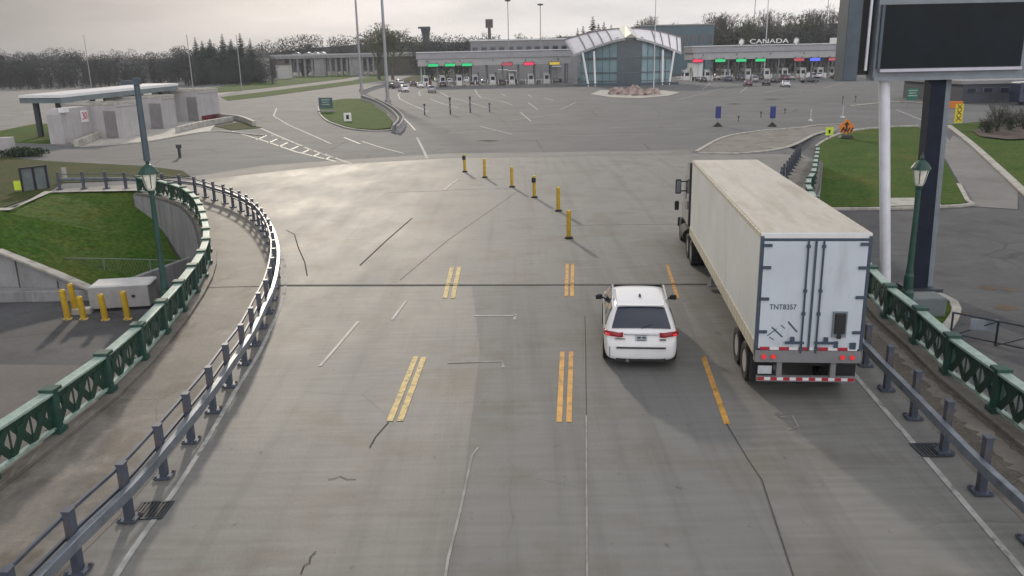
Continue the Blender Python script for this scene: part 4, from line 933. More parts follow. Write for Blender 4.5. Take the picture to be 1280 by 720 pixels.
for kind, paint, px, py, rz, lab in [
    ('suv', 'carwhite', 507, 115, 20, 'white car nearest of the queue by the left light pole'), ('suv', 'carwhite', 502, 106, 25, 'white car just behind the nearest one by the left light pole'),
    ('sedan', 'cardark', 496, 111, 30, 'dark car at the left end of the left queue'), ('sedan', 'carwhite', 526, 110, 10, 'white sedan between the two left queues'),
    ('suv', 'carsilver', 540, 116, 5, 'silver car foremost in the second left queue'), ('sedan', 'cardark', 553, 109, 0, 'black car right of the silver car in the left lanes'), ('sedan', 'cardark', 517, 108, 10, 'dark sedan left of the white sedan in the left queue'),
    ('suv', 'carblue', 594, 107, -3, 'dark blue car in the fourth left toll lane'), ('sedan', 'carsilver', 605, 104, -3, 'silver car beside the dark blue one in the left lanes'), ('sedan', 'cardark', 628, 107, 0, 'small dark car before the white trailer in the left lanes'),
    ('sedan', 'carblue', 668, 104, -5, 'dark blue sedan under the red lane sign left of the glass hall'), ('suv', 'cardark', 662, 97, 90, 'black car crossing under the left canopy'),
    ('sedan', 'carred', 936, 108, -8, 'maroon sedan heading for the green lanes right of the hall'), ('suv', 'cardark', 927, 101, -6, 'dark car ahead of the maroon sedan'), ('suv', 'cardark', 951, 100, -8, 'black car in the third green lane right of the hall'),
    ('sedan', 'cardark', 966, 104, -30, 'black sedan turning left of the maroon wagon'), ('suv', 'carred', 981, 101, -10, 'maroon wagon in the right lanes behind the pale car'), ('sedan', 'carwhite', 983, 109, -10, 'white sedan nearest in the right queue'),
    ('sedan', 'cardark', 1001, 104, -80, 'black sedan standing crosswise before the blue lane sign'), ('suv', 'carwhite', 1006, 98, -80, 'white car under the blue lane sign'), ('suv', 'carwhite', 562, 105, 0, 'white car at the second green lane of the left canopy'), ('suv', 'cardark', 573, 107, -2, 'black car between the second and third green lanes'), ('sedan', 'carsilver', 546, 103, 2, 'silver sedan at the first green lane of the left canopy'), ('suv', 'carwhite', 583, 103, -2, 'white car at the third green lane of the left canopy'), ('sedan', 'carred', 536, 108, 6, 'maroon sedan behind the silver car in the left queue'),
    ('suv', 'carsilver', 944, 103, -6, 'silver car left of the black car in the third green lane'), ('suv', 'carwhite', 897, 100, -4, 'white car under the first green lane sign right of the hall'), ('sedan', 'carsilver', 990, 100, -10, 'silver sedan right of the maroon wagon'), ('suv', 'carwhite', 1024, 98, -20, 'white car right of the blue lane sign'), ('sedan', 'cardark', 957, 107, -20, 'black sedan nearest the maroon sedan in the right queue'), ('sedan', 'cardark', 1040, 99, -70, 'dark sedan at the right end of the right canopy'),
    ('sedan', 'cardark', 880, 103, -4, 'dark car before the white trailer right of the hall'), ('sedan', 'carblue', 912, 102, -5, 'dark blue car below the first two green lane signs')]:
    far_car(kind, paint, G(px, py) + Vector((0, 0, .004)), R(rz), lab)
for px, py, zf, label in [(1266, 131, 0, 'dark blue bus parked at the far right edge'),]:
    p = G(px, py); t = thing('bus', p, label, 'bus', rz=R(-90)); mb = MB(); mb.box((0, 5, 1.75), (2.5, 10, 2.7)); mb.build('body', 'carblue', t, bevel=.1)
    for s in (-1, 1):
        mb = MB(); mb.box((s * 1.26, 5, 2.3), (.03, 9, .9)); mb.build('side_window', 'glass', t)
        for y in (1.8, 8): wheel(t, s * 1.1, y, .48, .28)
    mb = MB(); mb.box((0, 5, 3.13), (2.4, 9.6, .06)); mb.build('roof', 'white', t)

# white trailers standing in the toll lanes
def far_trailer(px, py, w, h, label):
    p = G(px, py); t = thing('box_trailer', p, label, 'trailer', 'white trailers standing in toll lanes', R(-2))
    mb = MB(); mb.box((0, 5, 1.1 + (h - 1.1) / 2), (w, 10, h - 1.1)); mb.build('box', 'trailer', t)
    mb = MB(); mb.box((0, -.03, 1.1 + (h - 1.1) / 2), (.06, .06, h - 1.3)); mb.box((0, -.04, 1.05), (w, .1, .2)); mb.build('door_seam', 'grey', t)
    for s in (-1, 1):
        for y in (1.2, 2.4, 10.4, 13): wheel(t, s * (w / 2 - .2), y, .5, .4)
        mb = MB(); mb.box((s * w * .4, -.06, .95), (.3, .06, .14)); mb.build('tail_light', 'tail', t)
    mb = MB(); mb.box((0, 12.0, 2.0), (w - .2, 2.6, 2.6)); mb.build('cab', 'white', t, bevel=.1)
far_trailer(628, 104, 3.0, 4.0, 'white box trailer in the lane under the dim red sign'); far_trailer(640, 104, 2.6, 3.7, 'second white trailer beside the box trailer left of the hall')
far_trailer(696, 103, 3.0, 4.7, 'tall white trailer just left of the glass hall'); far_trailer(872, 101, 2.7, 5.0, 'tall white trailer under the first red sign right of the hall')

# ------------------------------------------------------------------ toll canopies, booths, lane signs
def canopy(x0, x1, y, zb, zm, zt, label, ncol, depth=13):
    t = thing('toll_canopy', ((x0 + x1) / 2, y, 0), label, 'canopy'); w = x1 - x0
    mb = MB(); mb.box((0, depth / 2, (zb + zm) / 2), (w, depth, zm - zb)); mb.build('lower_fascia', 'fascia', t)
    mb = MB(); mb.prism([(-w / 2 - .4, -.3, zm), (-w / 2 - .4, 1.2, zt - .12), (-w / 2 - .4, depth - 1.5, zt - .12), (-w / 2 - .4, depth, zm)], (w + .8, 0, 0)); mb.build('upper_fascia', 'fascia_dark', t)
    mb = MB(); mb.box((0, depth / 2 + .1, zt - .0), (w + 1.0, depth - 1.6, .26)); mb.build('roof', 'canopyroof', t)
    for k in range(ncol):
        x = -w / 2 + .8 + (w - 1.6) * k / (ncol - 1)
        for d in (1.2, depth - 2):
            mb = MB(); mb.box((x, d, zb / 2), (.42, .42, zb)); mb.build('column', 'bluecol' if k else 'green_pale', t)
    for k in range(0, ncol, 2):
        x = -w / 2 + .8 + (w - 1.6) * k / (ncol - 1) + 2; mb = MB(); mb.box((x, -.04, (zb + zm) / 2 + .3), (.35, .06, .5)); mb.build('fixture', 'mullion', t)
    return t
CY = 250
cl = canopy(-26, 18.3, CY, 5.7, 7.7, 9.6, 'long grey toll canopy left of the glass hall', 10)
cr_ = canopy(54, 99.5, CY, 5.9, 7.9, 9.7, 'long grey toll canopy with CANADA letters right of the glass hall', 10)
tx_ = text('CANADA', 1.8, None, 'roof_letters', 'booth', (ZD(961.5, 50, CY + 2).x, CY + 2, 10.7), (math.pi / 2, 0, 0), .1); tx_.scale = (11.3 / max(.1, tx_.dimensions.x), 1, 1)
tag(tx_, 'row of white CANADA letters on the right canopy roof', 'letters')
for x, lab in ((ZD(927, 50, CY + 2).x, 'left'), (ZD(995.5, 50, CY + 2).x, 'right')):
    mb = MB(); vs = []
    for k in range(22):
        a = math.pi / 2 + k * math.pi / 11; r = (1.0, .45)[k % 2]; vs.append((x + r * math.cos(a), CY + 2.1, 10.75 + r * math.sin(a)))
    mb.prism(vs, (0, -.2, 0)); mb.box((x, CY + 2, 9.9), (.15, .1, .5)); tag(mb.build('roof_emblem', 'white'), 'white leaf emblem on the canopy roof at the %s end of the CANADA letters' % lab, 'emblem')
mb = MB(); mb.box((97.3, CY + 3, 10.5), (4.5, 4, 1.6)); tag(mb.build('roof_unit', 'booth', bevel=.05), 'white plant box on the right end of the right canopy', 'roof unit')
boothproto = None
def booth(x, y, label):
    global boothproto
    if boothproto is None:
        t = boothproto = thing('toll_booth', (x, y, 0), label, 'toll booth')
        mb = MB(); mb.box((0, 4, .1), (2.2, 14, .2)); mb.build('island', 'kerb', t)
        mb = MB(); mb.box((0, 1.6, 1.55), (1.8, 3.2, 2.7)); mb.build('body', 'booth', t, bevel=.05)
        mb = MB(); mb.box((0, 1.6, 2.98), (2.2, 3.7, .16)); mb.build('roof', 'white', t)
        mb = MB(); mb.box((0, -.02, 1.9), (1.1, .06, 1.0)); mb.build('window', 'glass', t)
        for s in (-1, 1): mb = MB(); mb.box((s * .92, 1.6, 1.9), (.05, 2.2, 1.0)); mb.build('side_window', 'glass', t)
        for x, y in ((-.7, -2.4), (.7, -2.4), (0, -3.0), (-1.6, .5), (1.6, .9)): mb = MB(); mb.tube((x, y, .2), (x, y, 1.5), .16, n=8); mb.build('guard_post', 'booth', t)
        mb = MB(); mb.tube((.9, -.6, .2), (.9, -.6, 3.6), .08, n=8); mb.box((.9, -.65, 3.2), (.4, .3, .9)); mb.build('signal_post', 'steel_dark', t)
        mb = MB(); mb.bar((-1.0, -.3, 1.1), (-3.2, -.3, 1.3), .1, .14); mb.build('barrier_arm', 'white', t)
    else:
        t = copy_tree(boothproto); t.location = (x, y, 0)
    t['label'] = label; t['group'] = 'toll booths under the canopies'
lx = [ZD(px, 100, CY).x for px in (532, 553, 574, 594, 616, 640, 664, 684)]
for i, x in enumerate(lx): booth(x, CY + 1.5 + .15 * i, '%s white toll booth from the left end of the left canopy' % ORD[i])
rx = [ZD(px, 98, CY).x for px in (860, 886, 911, 937, 961, 984, 1007, 1029, 1050)]
for i, x in enumerate(rx): booth(x, CY + 1.5 + .15 * i, '%s white toll booth from the glass hall under the right canopy' % ORD[i])
def lane_sign(px, py, m, label, w=2.9, h=.75):
    q = ZD(px, py, CY + .6); t = thing('lane_sign', (q.x, CY - .6, q.z), label, 'lane sign', 'lit lane signs hanging under the canopies')
    mb = MB(); mb.box((0, 0, 0), (w + .2, .3, h + .2)); mb.build('housing', 'trim', t)
    mb = MB(); mb.box((0, -.16, 0), (w, .04, h)); mb.build('display', m, t)
    for s in (-1, 1): mb = MB(); mb.box((s * w * .35, .3, h / 2 + .25), (.08, .4, .5)); mb.build('bracket', 'steel_dark', t)
for i, (px, m, lab) in enumerate([(542, 'led_green', 'leftmost green lit lane sign of the left canopy'), (563, 'led_green', 'middle green lit lane sign of the left canopy'), (584, 'led_green', 'right green lit lane sign of the left canopy'), (634, 'led_dim', 'dim red lane sign of the left canopy'), (661, 'led_red', 'bright red lane sign of the left canopy'), (693, 'led_yellow', 'yellow lane sign next to the glass hall')]):
    lane_sign(px, 81.5 - (px - 542) * .016, m, lab)
for px, m, lab in [(871, 'led_red', 'bright red lane sign right of the glass hall'), (899, 'led_green', 'first green lane sign right of the glass hall'), (925, 'led_green', 'middle green lane sign of the right canopy'), (949, 'led_green', 'third green lane sign right of the glass hall'), (997, 'led_dim', 'dim red lane sign left of the blue one'), (1017, 'led_blue', 'blue lit lane sign of the right canopy'), (1040, 'led_dim', 'dim red lane sign at the right end of the right canopy')]:
    lane_sign(px, 76 - (px - 871) * .012, m, lab)

# ------------------------------------------------------------------ glass hall
HY = 226; hx0, hx1 = ZD(728, 100, HY).x, ZD(842, 100, HY).x; hc = (hx0 + hx1) / 2; hw_ = (hx1 - hx0) / 2
t = thing('glass_hall', (hc, HY, 0), 'blue glass hall with winged white metal roof at the middle of the plaza', 'building')
zE = 8.6; zP = 13.2; dp = 16
mb = MB()
nose = 5.0     # plan: front pushed forward to a blunt nose
pl0 = [(-hw_, 3.5), (-3.2, -nose + 3.2), (3.2, -nose + 3.2), (hw_, 3.5), (hw_, dp), (-hw_, dp)]
def roofz(x): return zP - (zP - zE) * (abs(x) / hw_) ** 1.35
n = len(pl0); vs = [(x, y, .0) for x, y in pl0] + [(x, y, roofz(x) - .25) for x, y in pl0]
mb.add(vs, [(i, (i + 1) % n, n + (i + 1) % n, n + i) for i in range(n)]); mb.build('glass_wall', 'hall', t)
mb = MB(); a, b = pl0[1], pl0[2]; mb.box((0, a[1] - .08, 5.8), (6.2, .14, 11.5)); mb.build('centre_bay', 'hall_dark', t)
for a, b in ((pl0[0], pl0[1]), (pl0[2], pl0[3])):
    mb = MB()
    for f in (0, .2, .4, .6, .8, 1):
        x, y = a[0] + (b[0] - a[0]) * f, a[1] + (b[1] - a[1]) * f; mb.box((x, y - .06, roofz(x) / 2), (.12, .16, roofz(x) - .3))
    for z, hh in ((3.3, .35), (6.9, .7), (1.2, .2)): mb.bar((a[0], a[1] - .07, z), (b[0], b[1] - .07, z), .2, hh)
    mb.build('window_frame', 'mullion', t)
for z in (3.3, 7.2): mb = MB(); mb.box((0, -nose + 3.02, z), (6.3, .1, .25)); mb.build('transom', 'mullion', t)
# winged roof: two curved sheets rising back from low wing tips
def wing(s):
    mb = MB(); nu, nv = 12, 8; vs = []
    for i in range(nu + 1):
        f = i / nu; x = 1.4 + f * (hw_ + .9)
        zf_ = 11.9 - 3.9 * f ** 1.3; yf = -nose + 1.5 + 6.0 * f            # front eave
        zb2 = 14.5 - 2.5 * f ** 1.8; yb = 7.5 + 4.5 * f                     # rear crest, swept outwards
        xb = x + 1.6 * f
        for j in range(nv + 1):
            g = j / nv; vs.append((s * (x + (xb - x) * g), yf + (yb - yf) * g, zf_ + (zb2 - zf_) * (g ** .85)))
    m = nv + 1; mb.add(vs, [(i * m + j, i * m + j + 1, (i + 1) * m + j + 1, (i + 1) * m + j) for i in range(nu) for j in range(nv)])
    o = mb.build('roof_wing', 'roofwhite', t, smooth=True); so = o.modifiers.new('t', 'SOLIDIFY'); so.thickness = .45; so.offset = -1
    for i in ((3, 5, 7, 9) if s < 0 else (5, 7, 9, 11)):
        mb = MB()
        for j in range(nv):
            a = Vector(vs[i * m + j]) + Vector((0, 0, .12)); b = Vector(vs[i * m + j + 1]) + Vector((0, 0, .12)); mb.bar(a, b, .26, .2)
        mb.build('roof_rib', 'roofrib', o)
    mb = MB()
    for i in range(nu): mb.bar(Vector(vs[i * m]) + Vector((0, -.1, -.2)), Vector(vs[(i + 1) * m]) + Vector((0, -.1, -.2)), .4, .55)
    mb.build('eave', 'fascia', o)
    mb = MB()
    for i in range(nu): mb.bar(Vector(vs[i * m + nv]), Vector(vs[(i + 1) * m + nv]), .5, .5)
    mb.build('crest', 'roofrib', o)
for s in (-1, 1): wing(s)
mb = MB(); mb.add([(-1.5, -nose + 1.2, 12.0), (0, -nose + .6, 13.0), (1.5, -nose + 1.2, 12.0), (1.7, 7.6, 14.6), (0, 7.4, 15.6), (-1.7, 7.6, 14.6)], [(0, 1, 4, 5), (1, 2, 3, 4), (0, 5, 3, 2), (0, 2, 1), (5, 4, 3)]); mb.build('ridge_cap', 'ridge', t)
for s in (-1, 1):
    for x, dx in ((9.0, -.0), (12.0, -1.2)):
        mb = MB(); mb.tube((s * (x - .2 + dx), -1.6, 0), (s * (x + .0), .2, 9.9 - x * .12), .28, .28, 10); mb.build('strut', 'white', t)
mb = MB(); mb.box((0, -1.2, .35), (2 * hw_ + 2, 1.2, .7)); mb.build('plinth', 'hall_dark', t)
# rocks in front
rng = random.Random(3)
patch('kerb', [(738, 118), (765, 122), (800, 123), (835, 120), (850, 116), (830, 113), (750, 113)], 'kerb', .05)
for k, (px, py, r) in enumerate([(768, 118, 1.35), (778, 119, 1.15), (787, 118, 1.4), (798, 119.5, 1.3), (809, 119, 1.25), (819, 118, 1.2), (775, 115.5, 1.2), (793, 115, 1.5), (813, 115.8, 1.2)]):
    p = G(px, py); mb = MB(); vs = []; n = 7
    for i in range(5):
        for j in range(n):
            a = j * 2 * math.pi / n; rr = r * math.sin(math.pi * (.5 + i * .1)) * rng.uniform(.65, 1.25); vs.append((rr * math.cos(a) * 1.15, rr * math.sin(a), i * r * .24 * rng.uniform(.75, 1.2)))
    mb.add(vs, [(i * n + j, i * n + (j + 1) % n, (i + 1) * n + (j + 1) % n, (i + 1) * n + j) for i in range(4) for j in range(n)] + [tuple(range(4 * n, 5 * n))])
    o = mb.build('boulder', 'rock'); o.location = p; pos = ['far left front', 'second from left in front', 'third from left in front', 'fourth from left in front', 'fifth from left in front', 'right end in front', 'left one behind', 'middle one behind', 'right one behind'][k]
    tag(o, 'tan boulder before the glass hall, %s of the pile' % pos, 'boulder', 'boulders piled before the glass hall')

# ------------------------------------------------------------------ inspection building at left
D0 = 96
ca, cb = G(75, 123, 4.6), G(222, 106, 4.6)
ca, cb = Vector((-51.0, 97, 0)), Vector((-46.5, 121, 0))
t = thing('inspection_canopy', (0, 0, 0), 'flat white canopy with teal fascia over the left inspection booths', 'canopy')
za, zb2 = ZD(75, 119, 97).z, ZD(222, 104, 121).z
ux = ZD(75, 120, 97); uy = ZD(222, 105, 121); dirv = (uy - ux).normalized(); side = Vector((-.95, .3, 0)) * 6
def slab(z0, z1, grow, name, m):
    mb = MB(); a, b = Vector((ux.x, ux.y, 0)) - dirv * grow, Vector((uy.x, uy.y, 0)) + dirv * grow
    a.z = b.z = 0; zz = (ux.z + uy.z) / 2
    mb.prism([Vector((a.x, a.y, ux.z + z0)), Vector((b.x, b.y, uy.z + z0)), Vector((b.x, b.y, uy.z + z0)) + side, Vector((a.x, a.y, ux.z + z0)) + side], (0, 0, z1 - z0)); return mb.build(name, m, t)
slab(-.8, -.2, 0, 'fascia', 'teal'); slab(-.195, .12, .15, 'roof', 'white')
for f in (.05, .3, .58, .9):
    p = ux.lerp(uy, f) + side * .25; mb = MB(); mb.box((p.x, p.y, (p.z - .8) / 2), (.5, .5, p.z - .8)); mb.build('column', 'steel_dark', t)
    p = ux.lerp(uy, f) + side * .8; mb = MB(); mb.box((p.x, p.y, (p.z - .8) / 2), (.5, .5, p.z - .8)); mb.build('column', 'steel_dark', t)
def cbooth(px_near, px_r, px_l, ytop, label, extra=None):
    c = G(*px_near); r = G(*px_r); h = ZD(px_near[0], ytop, c.y).z
    u = (r - c); u.normalize(); v = Vector((-u.y, u.x, 0)); W = (r - c).length
    l = G(*px_l); Lr = max(2.5, (l - c).dot(v))
    return c, u, v, W, min(Lr, 7), h
for near, rr, ll, yt, lab, kind in [((150, 173), (180, 168.5), (120, 165), 131, 'pale concrete inspection booth under the middle of the canopy', 0), ((206, 161), (222.5, 157.5), (185, 150), 122, 'pale concrete inspection booth under the right end of the canopy', 0), ((250, 151.5), (276, 147.5), (230, 147), 114.5, 'pale concrete booth with red base stripe right of the canopy', 1)]:
    c, u, v, W, L, h = cbooth(near, rr, ll, yt, lab)
    rz = math.atan2(u.y, u.x); t = thing('inspection_booth', c, lab, 'booth', 'concrete inspection booths', rz)
    mb = MB(); mb.box((W / 2, L / 2, h / 2), (W, L, h)); mb.build('body', 'boothc', t, bevel=.05)
    mb = MB()
    for q, d in (((W / 2, .12), (W + .1, .24)), ((W / 2, L - .12), (W + .1, .24)), ((.12 - .05, L / 2), (.24, L - .3)), ((W - .07, L / 2), (.24, L - .3))): mb.box((q[0], q[1], h + .12), (d[0], d[1], .25))
    mb.build('parapet', 'kerb', t)
    mb = MB(); mb.box((W / 2, L / 2, h + .03), (W - .5, L - .5, .05)); mb.build('roof', 'fascia_dark', t)
    mb = MB(); mb.box((-.03, .9, h * .42), (.06, 1.5, h * .8)); mb.build('door', 'boothd', t)
    mb = MB(); mb.box((W * .5, -.02, h * .93), (W * .9, .05, .06)); mb.build('seam', 'fascia_dark', t)
    if kind: mb = MB(); mb.box((W * .5, -.03, .35), (W * .8, .06, .7)); mb.build('base_stripe', 'carred', t)
# end wall with red 30 and low ramp walls
c, r = G(82, 180), G(118, 173); h = ZD(84, 134, c.y).z
t = thing('inspection_wall', c, 'pale concrete lane wall with red 30 marking at the canopy left end', 'wall', rz=math.atan2(r.y - c.y, r.x - c.x)); W = (r - c).length
mb = MB(); mb.prism([(0, 0, 0), (W, 0, 0), (W, 0, h * .95), (.6, 0, h * .95), (0, 0, h * .8)], (0, 1.6, 0)); mb.build('body', 'boothc', t)
mb = MB(); mb.box((W * .75, -.05, h * .68), (1.5, .06, 1.3)); pn = mb.build('speed_panel', 'white', t)
text('30', 1.15, pn, 'number', 'red', (W * .75, -.09, h * .68), (math.pi / 2, 0, 0), .02)
mb = MB(); mb.box((.5, -.1, h * .92), (1.2, .5, .5)); mb.build('lamp_box', 'white', t)
for px, lab in (([(96, 184), (118, 175), (140, 166)], 'low concrete kerb wall beside the lane wall with 30'), ([(222, 166), (255, 158), (290, 152)], 'low pale barrier wall below the red striped booth'), ([(276, 148), (300, 151), (318, 158)], 'low pale barrier right of the red striped booth')):
    mb = MB(); mb.sweep(spline([G(*p) for p in px], 1.5), .5, .7, .02); tag(mb.build('barrier_wall', 'kerb', bevel=.05), lab, 'barrier')
# dark hedge and cabinet at far left
def leafy(c, r, n, rng, mb, size=.25, flat=1.0):
    for _ in range(n):
        d = Vector((rng.gauss(0, 1), rng.gauss(0, 1), rng.gauss(0, 1))).normalized() * (rng.random() ** .4); p = Vector(c) + Vector((d.x * r[0], d.y * r[1], d.z * r[2]))
        a = Vector((rng.gauss(0, 1), rng.gauss(0, 1), rng.gauss(0, 1))).normalized() * size; b = a.cross(Vector((rng.gauss(0, 1), rng.gauss(0, 1), rng.gauss(0, 1)))).normalized() * size * .7
        mb.add([p - a, p + b, p + a, p - b], [(0, 1, 2, 3)])
mb = MB(); leafy(G(28, 196) + Vector((0, 0, .4)), (2.6, .8, .5), 900, rng, mb, .14); tag(mb.build('hedge', 'bush'), 'low dark clipped hedge on the grass at the far left edge', 'hedge')
p = G(11, 196); mb = MB(); mb.box((p.x, p.y, .9), (1.1, .9, 1.8)); tag(mb.build('utility_box', 'boothc', bevel=.05), 'pale utility box standing in the hedge at far left', 'utility box')
p = G(225, 197); t = thing('marker_stub', p, 'small dark post on the pavement behind the left guardrail', 'post'); mb = MB(); mb.tube((0, 0, 0), (0, 0, .9), .14, n=8); mb.build('stem', 'steel_dark', t); mb = MB(); mb.box((0, 0, 1.0), (.4, .25, .35)); mb.build('head', 'steel_dark', t)

# ------------------------------------------------------------------ light poles, flagpoles
def pole(px, pyb, pyt, r, label, m='pole', D=None, head=True, name='light_pole', cat='light pole'):
    p = G(px, pyb) if D is None else Vector((ZD(px, pyb, D).x, D, 0)); h = ZD(px, pyt, p.y).z
    t = thing(name, p, label, cat); mb = MB(); mb.tube((0, 0, 0), (0, 0, h), r, r * .55, 10); mb.build('shaft', m, t)
    if head:
        mb = MB(); mb.lathe((0, 0, h), [(.2, 0), (.9, .15), (.95, .45), (.3, .6)], 10); mb.build('lamp_head', 'steel_dark', t)
        mb = MB(); mb.lathe((0, 0, 0), [(.6, 0), (.6, .7), (.4, .9)], 10); mb.build('base', 'wallc', t)
    else:
        mb = MB(); mb.lathe((0, 0, h), [(.03, 0), (.16, .12), (.16, .25), (.03, .36)], 8); mb.build('finial', m, t)
pole(452, 115, -60, .34, 'tall grey light pole left of the grass island, farther of the pair'); pole(485, 130, -60, .34, 'tall grey light pole rising from the concrete barrier, nearer of the pair')
pole(636, 70, 2, .2, 'thin light pole behind the left canopy, left of two', D=275); pole(676, 70, 7, .2, 'thin light pole with lamp head behind the left canopy, right of two', D=275)
pole(817, 113, -40, .13, 'slim pale flagpole before the right wing of the glass hall', 'flag', head=False, name='flagpole', cat='flagpole')
pole(957, 60, -30, .2, 'pale flagpole rising behind the CANADA letters', 'flag', D=285, head=False, name='flagpole', cat='flagpole'); pole(941, 60, -20, .15, 'thin dark pole left of the CANADA letters flagpole', 'steel_dark', D=300, head=False, name='flagpole', cat='flagpole')
pole(1031, 60, 0, .15, 'thin dark pole at the right end of the right canopy', 'steel_dark', D=300, head=False, name='flagpole', cat='flagpole')
for px, D, lab in ((240, 240, 'thin pale pole left of the grass strips'), (301, 250, 'thin pale pole at the start of the grass strips'), (113, 300, 'thin pale pole before the left woods')):
    pole(px, 100, 45, .16, lab, 'pole', D=D, head=False, name='utility_pole', cat='utility pole')

# ------------------------------------------------------------------ far buildings and overpass
def building(px0, px1, pyt, D, depth, label, m, name='building', roof='fascia_dark', windows=0, wz=.6, zbase=0, ov=.6):
    a, b = ZD(px0, pyt, D), ZD(px1, pyt, D); h = (a.z + b.z) / 2; w = b.x - a.x
    t = thing(name, ((a.x + b.x) / 2, D, 0), label, 'building')
    mb = MB(); mb.box((0, depth / 2, h / 2 - .2), (w, depth, h - .4)); mb.build('wall', m, t)
    mb = MB(); mb.box((0, depth / 2, h - .1), (w + ov, depth + ov, .5)); mb.build('roof', roof, t)
    for k in range(windows):
        x = -w / 2 + w * (k + .5) / windows; f = MB(); f.box((x, -.06, h * wz), (w / windows * .62, .1, h * .22)); fr = f.build('window', 'mullion', t)
        f = MB(); f.box((x, -.13, h * wz), (w / windows * .5, .06, h * .18)); f.build('pane', 'glass', fr)
    return t
building(588, 722, 49, 300, 18, 'long low building with pale roof edge behind the left canopy', 'fascia_dark', roof='canopyroof', windows=12, wz=.72)
building(800, 893, 31, 330, 25, 'blue grey office block behind the right wing of the glass hall', 'bluebld', windows=9, wz=.7)
building(1205, 1330, 101, G(1230, 129).y, 12, 'dark blue grey building at far right beneath the big sign', 'darkbld', windows=6)
building(1168, 1203, 100, G(1185, 128).y + 4, 10, 'dark low building seen between the posts of the big sign', 'darkbld', windows=5)
# overpass
t = thing('overpass', (0, 0, 0), 'low grey highway overpass on dark columns behind the grass strips', 'overpass')
OD = 440; xa, xb = ZD(330, 82, OD).x, ZD(530, 62, OD).x; zo = ZD(400, 71, OD).z
mb = MB(); mb.box(((xa + xb) / 2, OD + 6, zo), (xb - xa, 12, 1.3)); mb.build('deck', 'wallc', t)
mb = MB(); mb.box(((xa + xb) / 2, OD, zo + 1.05), (xb - xa, .3, .8)); mb.build('parapet', 'fascia', t)
for px in (362, 371, 380, 389, 405, 412, 419, 426, 433, 452, 459, 466): x = ZD(px, 80, OD).x; mb = MB(); mb.box((x, OD + 2, zo / 2), (1.0, 1.0, zo)); mb.build('column', 'fascia_dark', t)
for p0, p1 in ((392, 404), (436, 449), (470, 530)): mb = MB(); x0, x1 = ZD(p0, 80, OD).x, ZD(p1, 80, OD).x; mb.box(((x0 + x1) / 2, OD + 5, zo / 2), (x1 - x0, 8, zo - .1)); mb.build('abutment', 'wallc' if p0 < 460 else 'field', t)
mb = MB(); x0, x1 = ZD(330, 80, OD).x, ZD(356, 80, OD).x; mb.box(((x0 + x1) / 2, OD + 5, zo / 2), (x1 - x0, 8, zo - .1)); mb.build('abutment', 'brick', t)
for px, pa, lab in ((408, 'carwhite', 'white car driving over the highway overpass'), (400, 'carwhite', 'second white car on the overpass behind the first'), (390, 'carsilver', 'silver car on the overpass behind the white ones'), (376, 'carsilver', 'last silver car on the left of the overpass')):
    far_car('suv', pa, Vector((ZD(px, 66, OD + 3).x, OD + 3, zo + .66)), R(90), lab)['group'] = 'cars on the overpass'
building(344, 360, 80, 400, 6, 'small pale shed before the overpass abutment', 'housewall', roof='houseroof', ov=.8)
def house(px, pyt, D, w, label, m='housewall'):
    x = ZD(px, pyt, D).x; h = ZD(px, pyt, D).z; t = thing('house', (x, D, 0), label, 'house'); e = h - 2.4
    mb = MB(); mb.box((0, 4, e / 2), (w, 8, e)); mb.build('wall', m, t)
    mb = MB(); mb.prism([(-w / 2 - .4, -.5, e), (-w / 2 - .4, 8.5, e), (-w / 2 - .4, 4, h)], (w + .8, 0, 0)); mb.build('roof', 'houseroof', t)
    for s in (-.25, .25):
        f = MB(); f.box((s * w, -.05, e * .6), (1.6, .1, 1.6)); fr = f.build('window', 'mullion', t); f = MB(); f.box((s * w, -.12, e * .6), (1.3, .05, 1.3)); f.build('pane', 'glass', fr)
house(51, 77, 350, 5, 'pale narrow house among the left woods, leftmost of three'); house(76, 79, 352, 8, 'wide pale house among the left woods'); house(317, 64, 362, 8, 'white house at the right end of the left woods'); house(160, 75, 352, 9, 'pale house in the middle of the left woods', 'fascia')
# dark tower and pylon sign on the skyline
p = ZD(533, 60, 420); zt = ZD(533, 29, 420).z; t = thing('tower', (p.x, 420, 0), 'dark flared tower above the trees left of the canopy', 'tower'); mb = MB(); mb.lathe((0, 0, 0), [(1.7, 0), (1.7, zt - 6), (1.9, zt - 5), (2.4, zt - 2.4)], 8); mb.build('shaft', 'darkbld', t); mb = MB(); mb.box((-.6, 0, zt - 2), (5.6, 4, .8)); mb.build('top_deck', 'darkbld', t)
p = ZD(612, 50, 380); zt = ZD(612, 24, 380).z; t = thing('pylon_sign', (p.x, 380, 0), 'square brown sign on a stem above the trees', 'sign'); mb = MB(); mb.box((0, 0, zt / 2 - 2), (1.3, 1, zt - 3)); mb.build('stem', 'brick', t); mb = MB(); mb.box((0, 0, zt - 1.8), (3.2, 1.6, 3.6)); mb.build('panel', 'brick', t)

